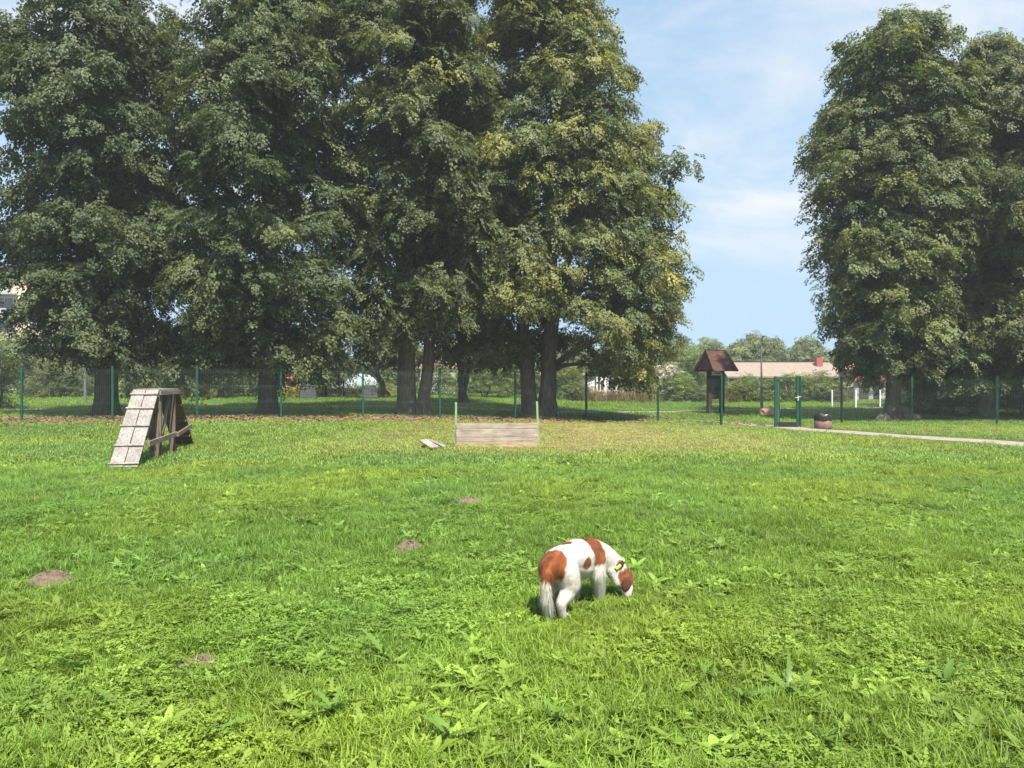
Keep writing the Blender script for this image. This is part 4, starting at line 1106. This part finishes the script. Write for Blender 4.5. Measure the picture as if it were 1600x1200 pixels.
# ------------------------------------------------------------------ hurdle and loose planks
D = 18.35; X0, X1 = wx(712.5, D), wx(841, D)
e = empty('jump_hurdle', ((X0 + X1) / 2, D, g((X0 + X1) / 2, D)), 'low hurdle of stacked pale boards between two light green posts', 'hurdle')
W = X1 - X0
mb = MB(); mb.box((-W / 2, .0, .48), (.050, .050, 1.16)); mb.box((-W / 2, 0, 1.063), (.054, .054, .012)); mb.build('post', M['hurdle_green'], e, bevel=.004)
rr = Matrix.Rotation(R(-2.0), 3, 'Y')
mb = MB(); mb.box((W / 2 - .01, .0, .49), (.048, .048, 1.20), rr); mb.build('post', M['hurdle_green'], e, bevel=.004)
z0 = -.02
for hgt, mt, yo in ((.135, 'hurdle_wood_low', -.012), (.115, 'hurdle_wood', -.004), (.205, 'hurdle_wood', -.010), (.13, 'hurdle_wood', .002)):
    o = MB().box((0, -.05 + yo, z0 + hgt / 2), (W - .02, .045, hgt - .014)).build('board', M[mt], e, bevel=.004)
    o.rotation_euler = (0, R(random.uniform(-.25, .25)), 0)
    z0 += hgt
for (px, py, L_, w_, a_, lab, mt) in ((669, 701, 1.15, .20, -70, 'wider pale plank lying in the grass left of hurdle', 'hurdle_wood'), (681, 700, 1.2, .09, -66, 'narrow grey plank lying against the wider pale plank', 'grey_wood')):
    D = CAM_H * 1186 / (py - HZ); X = wx(px, D)
    mb = MB().box((0, 0, 0), (L_, w_, .035)); o = mb.build('loose_plank', M[mt], None, bevel=.005)
    o.location = (X, D, g(X, D) + .13); o.rotation_euler = (R(5), R(4), R(a_)); prop(o, lab, 'plank', 'loose planks beside the hurdle')

# ------------------------------------------------------------------ boulders
def boulder(px, D, r, sq, label, mt, seed):
    X = wx(px, D); mb = MB(); n, m = 14, 9; vs = []; fs = []
    for i in range(m + 1):
        for j in range(n):
            th, ph = math.pi * i / m, 6.283 * j / n
            v = Vector((math.sin(th) * math.cos(ph), math.sin(th) * math.sin(ph), math.cos(th)))
            k = 1 + .35 * mnoise.noise(v * 1.1 + Vector((seed, 0, 0))) + .12 * mnoise.noise(v * 3 + Vector((seed, 0, 0)))
            vs.append((v.x * r * k * sq[0], v.y * r * k * sq[1], v.z * r * k * sq[2]))
    for i in range(m):
        for j in range(n): fs.append((i * n + j, (i + 1) * n + j, (i + 1) * n + (j + 1) % n, i * n + (j + 1) % n))
    o = mb.add(vs, fs).build('boulder', M[mt]); o.location = (X, D, g(X, D) + r * sq[2] * .45)
    prop(o, label, 'boulder', 'boulders lying beyond the fence')
boulder(1202, 34.0, .36, (1.1, .8, .85), 'pinkish boulder just left of the gate', 'boulder_pink', 3.1)
boulder(1379, 30.2, .24, (1, .8, .9), 'small grey boulder at the left foot of pale lime trunk', 'boulder', 8.4)
boulder(1412, 31.6, .42, (1.1, .8, .8), 'grey boulder right of the pale lime trunk', 'boulder', 5.7)
boulder(1424, 31.0, .32, (1.3, .8, .6), 'flat grey boulder beside the right fence post', 'boulder', 12.2)

# ------------------------------------------------------------------ posts and lamp
D = 40.5; X = wx(1190, D); e = empty('street_lamp', (X, D, g(X, D)), 'slim grey street lamp rising behind the gate', 'street lamp')
mb = MB().tube([(0, 0, 0), (0, 0, 1.2)], .075, 10); mb.tube([(0, 0, 1.2), (-.03, 0, 3.75)], [.05, .035], 10); mb.build('pole', M['steel'], e)
mb = MB().tube([(-.03, 0, 3.70), (.0, -.3, 3.82)], .025, 8); mb.box((0, -.42, 3.83), (.14, .34, .07)); mb.build('lamp_head', M['steel'], e)
for px, py, D, h, lab, mt in ((133, 640, 39, 1.85, 'slim grey post standing behind the mesh fence at left', 'steel'), (506, 634, 46, 1.0, 'short dark post between compost bins', 'black'),
                              (537, 633, 46, 1.75, 'tall dark post in front of the pale greenhouse', 'black'), (818, 637, 36, 1.3, 'pale concrete post beside the big lime\'s left stem', 'concrete_pale')):
    if mt == 'concrete_pale': M[mt] = mat('pale_concrete', (.30, .28, .26), (.22, .2, .19), scale=8, rough=.9)
    X = wx(px, D); w = .10 if mt != 'concrete_pale' else .26
    o = MB().box((0, 0, h / 2 - .03), (w, w, h + .06)).box((0, 0, h + .01), (w * .8, w * .8, .03)).build('upright_post', M[mt], None, bevel=.008)
    o.location = (X, D, g(X, D)); prop(o, lab, 'post', 'single posts beyond the fence')
# black post standing in front of the fence by the bin
# ------------------------------------------------------------------ compost bins, greenhouse, play arch
for px, lab in ((482, 'left dark ribbed compost bin among yellow flowers'), (577, 'right dark ribbed compost bin beside the crooked tree')):
    D = 44.5; X = wx(px, D); e = empty('compost_bin', (X, D, g(X, D)), lab, 'compost bin', R(10), 'dark compost bins')
    mb = MB().box((0, 0, .38), (.98, .80, .76), taper=.76); mb.build('shell', M['slate'] if 'slate' in M else M.setdefault('slate', mat('dark_grey_plastic', (.085, .09, .10), (.06, .062, .07), scale=4, rough=.5)), e, bevel=.02)
    MB().box((0, 0, .785), (.80, .66, .045)).build('lid', M['slate'], e, bevel=.01)
    mb = MB()
    for z_ in (.12, .28, .44, .60):
        k = 1 - .24 * z_ / .76; mb.box((0, -.40 * k - .004, z_), (.96 * k, .03, .025))
    for q in (-2, -1, 0, 1, 2):
        mb.beam((q * .2, -.415, .04), (q * .2 * .76, -.317, .74), .025, .02, (0, 1, 0))
    prop(mb.build('rib', M['slate'], e), None, None, None, 'stuff')
D = 52; X = wx(545, D); e = empty('greenhouse', (X, D, g(X, D)), 'pale blue arched greenhouse beyond the yellow flowers', 'greenhouse')
arch = [(-1.25, 0)] + [(1.25 * math.cos(math.pi - t * math.pi / 10), .75 + .85 * math.sin(t * math.pi / 10)) for t in range(11)] + [(1.25, 0)]
MB().prism(arch, 0, 4).build('shell', M['poly'], e)
mb = MB(); pts = [(p[0] * 1.01, -.02, p[1]) for p in arch]
mb.tube(pts, .03, 6, False); mb.build('frame', M['white'], e)
MB().box((0, -.03, .8), (.75, .03, 1.55)).build('door', M['poly'], e)
for s in (-.4, .4): MB().box((s, -.05, .8), (.04, .03, 1.6)).build('door_post', M['white'], e)
D = 50; X = wx(458, D); e = empty('play_house', (X, D, g(X, D)), 'small red and white play house under the low boughs', 'play house')
for s in (-.34, .34):
    MB().box((s, 0, .35), (.18, .2, .7)).build('post', M['white'], e); MB().box((s, 0, .92), (.2, .22, .44)).build('post_top', M['brick_red'], e)
mb = MB(); mb.prism([(-.55, 1.12), (.55, 1.12), (.42, 1.30), (.15, 1.42), (-.15, 1.42), (-.42, 1.30)], -.3, .5); mb.build('roof', M['brick_red'], e)
MB().box((0, .3, .55), (.5, .1, 1.1)).build('back_wall', M['board_dark'], e)

# ------------------------------------------------------------------ white railing and pavilion at right
e0 = empty('white_railing', (wx(1337, 42), 42, g(wx(1337, 42), 42)), 'low white railing with three posts and thin mesh beyond the fence', 'railing')
for px in (1300, 1337, 1375): MB().box((wx(px, 42) - e0.location.x, 0, .48), (.075, .075, 1.0)).build('post', M['white'], e0)
for px0, px1 in ((1300, 1337), (1337, 1375), (1375, 1412)):
    a, b_ = wx(px0, 42) - e0.location.x + .04, wx(px1, 42) - e0.location.x - .04; mb = MB()
    for z_ in (.1, .38, .66, .93): mb.tube([(a, 0, z_), (b_, 0, z_)], .008, 4, False)
    for k in range(13): mb.tube([(a + (b_ - a) * k / 12, 0, .1), (a + (b_ - a) * k / 12, 0, .93)], .005, 4, False)
    mb.build('wire_panel', M['steel'], e0)
MB().box((wx(1412, 42) - e0.location.x, 0, .48), (.075, .075, 1.0)).build('post', M['white'], e0)
D = 56; X = wx(1362, D); e = empty('pavilion', (X, D, g(X, D)), 'white pavilion with a red canopy behind the railing', 'pavilion')
for x_ in (-1.15, -.1, .8, 1.7): MB().box((x_, 0, .65), (.32, .2, 1.5)).build('column', M['balcony'], e)
MB().prism([(-1.5, 1.4), (2.1, 1.4), (2.0, 1.72), (.9, 1.9), (-.4, 1.86), (-1.4, 1.66)], -.4, .3).build('canopy', M['red'], e)
MB().box((.3, .9, 1.15), (4.6, .3, 2.3)).build('wall', M['beige_wall'], e)
mb = MB(); [mb.box((x_, -.06, .75), (.05, .05, 1.2)) for x_ in np.arange(-.9, 1.6, .16)]; prop(mb.build('baluster', M['steel'], e), None, None, None, 'stuff')
for x_ in (-.55, .25, 1.2): MB().box((x_, .73, 2.0), (.5, .03, .4)).build('window', M['glass'], e)
MB().prism([(-2.2, 2.3), (2.8, 2.3), (.3, 3.0)], .2, 1.6).build('roof', M['roof_pink'], e)

# ------------------------------------------------------------------ buildings
def windows(e, xs_, zs_, y_, w, h, fr='white'):
    for z_ in zs_:
        for x_ in xs_:
            f = MB(); t = .07
            f.box((x_ - w / 2, y_, z_), (t, .1, h + t)); f.box((x_ + w / 2, y_, z_), (t, .1, h + t)); f.box((x_, y_, z_ + h / 2), (w - t, .1, t)); f.box((x_, y_ - .02, z_ - h / 2), (w - t, .16, t)); f.box((x_, y_, z_), (t * .7, .08, h - t))
            o = f.build('window', M[fr], e); MB().box((x_, y_ + .03, z_), (w - t, .02, h - t)).build('pane', M['glass'], o)
# long low building
D = 60; X0, X1 = wx(1138, D), wx(1278, D); e = empty('long_building', ((X0 + X1) / 2, D, g((X0 + X1) / 2, D)), 'long low beige building with faded sheet roof behind the lamp', 'building')
W = X1 - X0 + 2.2; xo = 1.0; gzl = e.location.z
zr, ze = wz(565.5, D + 3) - gzl, wz(587, D) - gzl
MB().box((xo, 3.2, ze / 2), (W - .6, 5.6, ze)).build('wall', M['beige_wall'], e)
xl, xr = xo - W / 2, xo + W / 2
mb = MB(); mb.add([(xl, -.1, ze - .05), (xr, -.1, ze - .05), (xr, 3, zr), (xl, 3, zr), (xl, 6.1, ze - .05), (xr, 6.1, ze - .05),
                   (xl, -.1, ze - .17), (xr, -.1, ze - .17), (xr, 3, zr - .12), (xl, 3, zr - .12), (xl, 6.1, ze - .17), (xr, 6.1, ze - .17)],
                  [(0, 1, 2, 3), (3, 2, 5, 4), (7, 6, 9, 8), (8, 9, 10, 11), (0, 6, 7, 1), (4, 5, 11, 10), (0, 3, 9, 6), (3, 4, 10, 9), (1, 7, 8, 2), (2, 8, 11, 5)])
rf = mb.build('roof', M['roof_beige'], e)
MB().box((xo, 3, zr + .03), (W + .1, .25, .07)).build('ridge', M['kiosk_roof'], rf)
MB().box((wx(1273, D + 3) - e.location.x, 2.2, zr - .1), (.5, .5, .9)).build('chimney', M['red'], rf)
windows(e, [wx(p, D) - e.location.x for p in (1150, 1198, 1240)], [ze - .72], .36, .95, .95)
# house with grey roof
D = 55; X = wx(946, D); e = empty('house', (X, D, g(X, D)), 'small pale house with grey roof seen under the lime boughs', 'house')
ze, zr = wz(584, D) - e.location.z, wz(567, D) - e.location.z
MB().box((-.1, 2, ze / 2), (2.5, 3.4, ze)).build('wall', M['white'], e)
mb = MB(); mb.prism([(-1.6, ze - .06), (.45, zr), (1.4, ze - .10), (1.4, ze - .2), (.45, zr - .12), (-1.6, ze - .18)], -.1, 4); rf = mb.build('roof', M['roof_grey'], e)
MB().prism([(-1.3, ze - .12), (1.2, ze - .18), (.45, zr - .14)], .28, .34).build('gable', M['roof_grey'], e)
for x_ in (-.6, 1.1, 1.28): MB().box((x_, .1, ze / 2 - .05), (.1, .1, ze - .12)).build('column', M['white'], e)
windows(e, [-.35, .5], [ze * .55], .27, .6, .8)
# pink roof house
D = 64; X = wx(684, D); e = empty('house', (X, D, g(X, D)), 'house with faded pink roof half hidden behind the forked lime', 'house')
MB().box((0, 2, 1.1), (3.0, 4, 2.2)).build('wall', M['white'], e)
MB().prism([(-1.9, 2.1), (1.9, 2.1), (0, 4.0)], -.2, 4.4).build('roof', M['roof_pink'], e)
windows(e, [-.8, .8], [1.2], -.02, .7, .9)
# apartment block
D = 84; X1 = wx(47, D); e = empty('apartment_block', (X1 - 11, D, g(X1 - 11, D)), 'beige panel apartment block with balconies at the left edge', 'building')
HB = wz(425, D) - e.location.z; fl = HB / 5
MB().box((0, 5, HB / 2), (22, 10, HB)).build('wall', M['panel_beige'], e)
MB().box((0, 5, HB + .12), (22.4, 10.4, .25)).build('roof', M['roof_grey'], e)
for q in range(5):
    MB().box((0, -.02, q * fl + .06), (22, .05, .1)).build('joint_band', M['balcony'], e)
    for x_ in (-7.5, -1.5, 4.5): windows(e, [x_], [q * fl + 1.6], -.03, 1.5, 1.4)
    if q:
        for x_ in (8.2, 1.6):
            b0 = MB().box((x_, -.6, q * fl + .12), (2.9, 1.2, .14)).build('balcony', M['balcony'], e)
            MB().box((x_, -1.17, q * fl + .66), (2.9, .06, .95)).build('railing', M['balcony'], b0)
            windows(e, [x_], [q * fl + 1.75], -.03, 2.0, 1.3)

# ------------------------------------------------------------------ haze
hm = bpy.data.materials.new('summer_haze'); hm.use_nodes = True
hn, hl = hm.node_tree.nodes, hm.node_tree.links
hn.clear()
ho = hn.new('ShaderNodeOutputMaterial'); pv = hn.new('ShaderNodeVolumePrincipled')
pv.inputs['Color'].default_value = (.86, .92, 1.0, 1); pv.inputs['Density'].default_value = HAZE; pv.inputs['Anisotropy'].default_value = 0.0
hl.new(pv.outputs[0], ho.inputs['Volume'])
if HAZE > 0:
    prop(MB().box((0, 45, 10.6), (420, 250, 25)).build('haze', hm), 'thin summer haze over the field', None, None, 'stuff')

# ------------------------------------------------------------------ dog
DX, DY, DA = 0.30, 5.10, R(55)
HIND = DA
BODY = []   # list of (p0, r0, p1, r1) tapered capsules
def cap(*pts):
    for a, b_ in zip(pts[:-1], pts[1:]): BODY.append((Vector(a[:3]), a[3], Vector(b_[:3]), b_[3]))
# local frame: x forward, y to the LEFT, z up  (right side of the dog is -y)
cap((-.075, 0, .345, .085), (.0, 0, .350, .108), (.15, 0, .365, .104), (.30, 0, .352, .122), (.42, 0, .335, .112), (.49, -.02, .345, .088))
cap((.12, 0, .33, .085), (.30, 0, .30, .112), (.43, 0, .275, .095))
cap((.46, 0, .365, .088), (.56, -.05, .315, .084), (.625, -.11, .245, .072), (.650, -.16, .175, .058))
cap((.52, -.02, .30, .075), (.60, -.09, .23, .060))
cap((.585, -.11, .215, .055), (.600, -.145, .120, .034))
cap((.645, -.15, .185, .056), (.650, -.182, .142, .069))
cap((.650, -.190, .125, .060), (.640, -.203, .072, .046), (.634, -.210, .040, .034))
for s, df in ((-1, 0.0), (1, .05)):
    cap((.02 + df * .4, s * .060, .315, .092), (.035 + df, s * .080, .225, .078), (.005 + df, s * .082, .170, .056), (-.060 + df, s * .075, .120, .036), (-.052 + df, s * .073, .060, .029), (-.040 + df, s * .073, .026, .029), (.0 + df, s * .073, .018, .024))
for s, df in ((-1, 0.02), (1, -.03)):
    cap((.43, s * .075, .300, .068), (.40 + df, s * .085, .205, .060), (.42 + df, s * .085, .120, .047), (.43 + df, s * .085, .050, .034), (.44 + df, s * .085, .024, .030), (.465 + df, s * .085, .018, .024))
TAIL = [(-.095, -.01, .375, .030), (-.150, -.022, .325, .032), (-.178, -.026, .245, .033), (-.172, -.026, .165, .037), (-.150, -.026, .100, .033), (-.120, -.028, .045, .020), (-.105, -.030, .012, .008)]
cap(*TAIL)
mb = MB()
for p0, r0, p1, r1 in BODY:
    d = p1 - p0; L_ = d.length; d.normalize(); a = d.orthogonal().normalized(); b_ = d.cross(a); vs = []; n = 14; rings = []
    for i in range(5): th = math.pi / 2 * i / 4; rings.append((-math.cos(th) * r0, math.sin(th) * r0))
    for i in range(5): th = math.pi / 2 * i / 4; rings.append((L_ + math.sin(th) * r1, math.cos(th) * r1))
    for h, rr in rings:
        for j in range(n):
            t = 6.283 * j / n; vs.append(p0 + d * h + (a * math.cos(t) + b_ * math.sin(t)) * max(rr, 1e-4))
    fs = [(i * n + j, i * n + (j + 1) % n, (i + 1) * n + (j + 1) % n, (i + 1) * n + j) for i in range(9) for j in range(n)]
    mb.add(vs, fs)
tmp = mb.build('dog_form', None)
m1 = tmp.modifiers.new('fuse', 'REMESH'); m1.mode = 'VOXEL'; m1.voxel_size = .0085
m2 = tmp.modifiers.new('relax', 'SMOOTH'); m2.factor = .5; m2.iterations = 9
dg = bpy.context.evaluated_depsgraph_get()
dog_me = bpy.data.meshes.new_from_object(tmp.evaluated_get(dg))
bpy.data.objects.remove(tmp)
dog_me.name = 'dog'

WHITE, BROWN, DARK, CREAM = np.array((.78, .75, .70)), np.array((.31, .100, .036)), np.array((.085, .030, .016)), np.array((.62, .42, .24))
def coat(p):
    """colour of the coat at a point of the body: white with chestnut patches"""
    n = mnoise.noise(p * 13) * .20 + mnoise.noise(p * 34) * .12 + mnoise.noise(p * 80) * .06
    def patch(c, r): 
        q = Vector(((p.x - c[0]) / r[0], (p.y - c[1]) / r[1], (p.z - c[2]) / r[2])); return 1 - q.length + n
    w = -1
    for c, r in (((-.105, -.02, .375), (.112, .125, .118)), ((.15, .03, .475), (.055, .055, .05)), ((.40, -.05, .42), (.105, .16, .15)), ((.235, -.10, .325), (.045, .05, .05)),
                 ((.60, -.155, .25), (.03, .035, .04)), ((.42, .06, .42), (.10, .1, .12))):
        w = max(w, patch(c, r))
    hd = patch((.655, -.176, .155), (.088, .088, .086)); 
    if hd > 0:
        bl = abs(p.y + .185 + (p.z - .1) * .1) / .012
        w = max(w, hd)
    col = WHITE
    k = float(np.clip(w * 9 + .35, 0, 1))
    br = BROWN * (.92 + .45 * mnoise.noise(Vector((p.x * 14, p.y * 40, p.z * 14))) - .35 * max(0, mnoise.noise(p * 9)))
    col = WHITE * (1 - k) + br * k
    # cream fringe under the rump patch
    if p.x < .02 and .22 < p.z < .30: 
        t = .55 * (1 - abs(p.z - .265) / .04); t = max(0, t) * (1 - k) * (.5 + mnoise.noise(p * 25)); col = col * (1 - max(0, t)) + CREAM * max(0, t)
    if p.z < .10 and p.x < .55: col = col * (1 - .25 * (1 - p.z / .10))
    return np.clip(col, .005, .9)
nv = len(dog_me.vertices); co = np.empty(nv * 3); dog_me.vertices.foreach_get('co', co); co = co.reshape(-1, 3)
nr = np.empty(nv * 3); dog_me.vertices.foreach_get('normal', nr); nr = nr.reshape(-1, 3)
cols = np.ones((nv, 4)); 
for i in range(nv): cols[i, :3] = coat(Vector(co[i]))
a = dog_me.color_attributes.new('coat', 'FLOAT_COLOR', 'POINT'); a.data.foreach_set('color', cols.ravel())
fm, nt, N, L, b = mat_new('dog_coat')
at = N.new('ShaderNodeAttribute'); at.attribute_name = 'coat'; L.new(at.outputs['Color'], b.inputs['Base Color'])
b.inputs['Roughness'].default_value = .75; b.inputs['Specular IOR Level'].default_value = .2
b.inputs['Sheen Weight'].default_value = .15
trn = N.new('ShaderNodeBsdfTranslucent'); L.new(at.outputs['Color'], trn.inputs['Color'])
mxs = N.new('ShaderNodeMixShader'); mxs.inputs[0].default_value = .35
L.new(b.outputs[0], mxs.inputs[1]); L.new(trn.outputs[0], mxs.inputs[2]); L.new(mxs.outputs[0], N['Material Output'].inputs['Surface'])
dog_me.materials.clear(); dog_me.materials.append(fm)
dog_me.polygons.foreach_set('use_smooth', [True] * len(dog_me.polygons))
dog = obj('dog', dog_me, None, (DX, DY, g(DX, DY) + .0), (0, 0, DA))
prop(dog, 'white and chestnut dog in a lime collar sniffing the grass', 'dog')
# fur: fine tapered strands lying along the coat, longer on tail, breeches, belly and legs
faces = np.array([list(p.vertices)[:4] if len(p.vertices) == 4 else list(p.vertices) + [p.vertices[-1]] for p in dog_me.polygons])
fc = co[faces].mean(1); farea = np.array([p.area for p in dog_me.polygons]); cdf = np.cumsum(farea); cdf /= cdf[-1]
ns = 42000; r_ = np.random.default_rng(3)
fi = np.searchsorted(cdf, r_.random(ns)); wgt = r_.dirichlet((1, 1, 1, 1), ns)
pp = (co[faces[fi]] * wgt[:, :, None]).sum(1); pn = (nr[faces[fi]] * wgt[:, :, None]).sum(1); pn /= np.linalg.norm(pn, axis=1)[:, None] + 1e-9
fv = np.zeros((ns, 3, 3)); fn = np.zeros((ns, 3)); fcol = np.ones((ns, 3, 4))
for i in range(ns):
    p, n_ = Vector(pp[i]), Vector(pn[i])
    flow = Vector((-.8, 0, -.75)); ln = .016
    if p.x < -.08 and p.z < .36 and abs(p.y + .025) < .09 and p.x < -.10: flow = Vector((.05, 0, -1)); ln = .045
    elif p.z < .30 and p.x < .12: flow = Vector((-.7, 0, -.8)); ln = .026 if p.z > .1 else .010
    elif p.z < .26 and .1 < p.x < .5: flow = Vector((-.25, 0, -1)); ln = .032 if p.z > .08 else .012
    elif p.x > .56 and p.z < .2: flow = Vector((.1, .3, .9)); ln = .006
    elif p.x > .5: flow = Vector((-.3, .1, -.8)); ln = .022
    ln *= r_.uniform(.6, 1.4); fly = 1.0
    if ln > .018 and r_.random() < .14: fly = 3.2; ln *= 1.35
    fl_ = flow - n_ * flow.dot(n_)
    if fl_.length < 1e-3: fl_ = n_.orthogonal()
    d = (fl_.normalized() + n_ * fly * r_.uniform(.04, .16 if ln > .02 else .22) + Vector(r_.normal(0, .08, 3))).normalized()
    sd = d.cross(n_); 
    if sd.length < 1e-4: sd = d.orthogonal()
    sd.normalize(); wd = .0019; fn[i] = n_
    fv[i, 0] = p - sd * wd - n_ * .001; fv[i, 1] = p + sd * wd - n_ * .001; fv[i, 2] = p + d * ln
    c = coat(p) * r_.uniform(.68, 1.12); fcol[i, :, :3] = c
me = bpy.data.meshes.new('fur'); me.from_pydata(fv.reshape(-1, 3).tolist(), [], np.arange(ns * 3).reshape(-1, 3).tolist())
a = me.color_attributes.new('coat', 'FLOAT_COLOR', 'POINT'); a.data.foreach_set('color', np.clip(fcol, 0, .92).ravel())
me.polygons.foreach_set('use_smooth', [True] * ns); me.normals_split_custom_set_from_vertices(np.repeat(fn, 3, 0).tolist())
me.materials.append(fm); prop(obj('fur', me, dog), None, None, None, 'stuff')
# ears, eyes, nose, collar
M['ear'] = mat('dark_ear_fur', (.13, .045, .022), (.05, .02, .012), scale=40, rough=.8)
M['nose'] = mat('nose_leather', (.05, .03, .028), (.03, .02, .02), scale=40, rough=.35)
def ellipsoid(c, r, rot=None, n=16, m=10):
    mb = MB(); vs = []; fs = []
    for i in range(m + 1):
        for j in range(n):
            th, ph = math.pi * i / m, 6.283 * j / n
            v = Vector((math.sin(th) * math.cos(ph) * r[0], math.sin(th) * math.sin(ph) * r[1], math.cos(th) * r[2]))
            if rot is not None: v = rot @ v
            vs.append(v + Vector(c))
    for i in range(m):
        for j in range(n): fs.append((i * n + j, (i + 1) * n + j, (i + 1) * n + (j + 1) % n, i * n + (j + 1) % n))
    return mb.add(vs, fs)
ellipsoid((.602, -.220, .118), (.034, .013, .056), Matrix.Rotation(R(-55), 3, 'Z') @ Matrix.Rotation(R(12), 3, 'Y')).build('ear', M['ear'], dog, True)
ellipsoid((.690, -.142, .118), (.030, .013, .052), Matrix.Rotation(R(-40), 3, 'Z') @ Matrix.Rotation(R(20), 3, 'X')).build('ear', M['ear'], dog, True)
ellipsoid((.630, -.216, .020), (.017, .015, .012)).build('nose', M['nose'], dog, True)
for y_, x_ in ((-.228, .668), (-.172, .692)): ellipsoid((x_, y_, .105), (.007, .007, .007)).build('eye', M['nose'], dog, True)
cN = Vector((.632, -.122, .232)); dN = (Vector((.650, -.16, .175)) - Vector((.60, -.085, .27))).normalized()
a_ = dN.orthogonal().normalized(); b2 = dN.cross(a_)
M['lime'] = mat('lime_webbing', (.50, .72, .10), (.38, .58, .07), scale=30, rough=.6)
def ring(c, r, w, t, n=28, t0=0, t1=6.283):
    mb = MB(); vs = []; fs = []
    for j in range(n + 1):
        th = t0 + (t1 - t0) * j / n; e_ = a_ * math.cos(th) + b2 * math.sin(th)
        for rr, h in ((r, -w / 2), (r + t, -w / 2), (r + t, w / 2), (r, w / 2)): vs.append(c + e_ * rr + dN * h)
    for j in range(n):
        for q in range(4): fs.append((j * 4 + q, j * 4 + (q + 1) % 4, (j + 1) * 4 + (q + 1) % 4, (j + 1) * 4 + q))
    return mb.add(vs, fs)
collar = ring(cN, .074, .022, .005).build('collar', M['lime'], dog, True)
# black buckle on the side that faces back
best = min(range(48), key=lambda k: ((Matrix.Rotation(DA, 3, 'Z') @ (a_ * math.cos(k * .131) + b2 * math.sin(k * .131))).dot(Vector((.15, 1, -.25)))))
th = best * .131
ring(cN, .078, .030, .007, 6, th - .75, th - .35).build('buckle', M['black'], collar)
ring(cN, .078, .030, .007, 4, th + .25, th + .40).build('buckle', M['black'], collar)
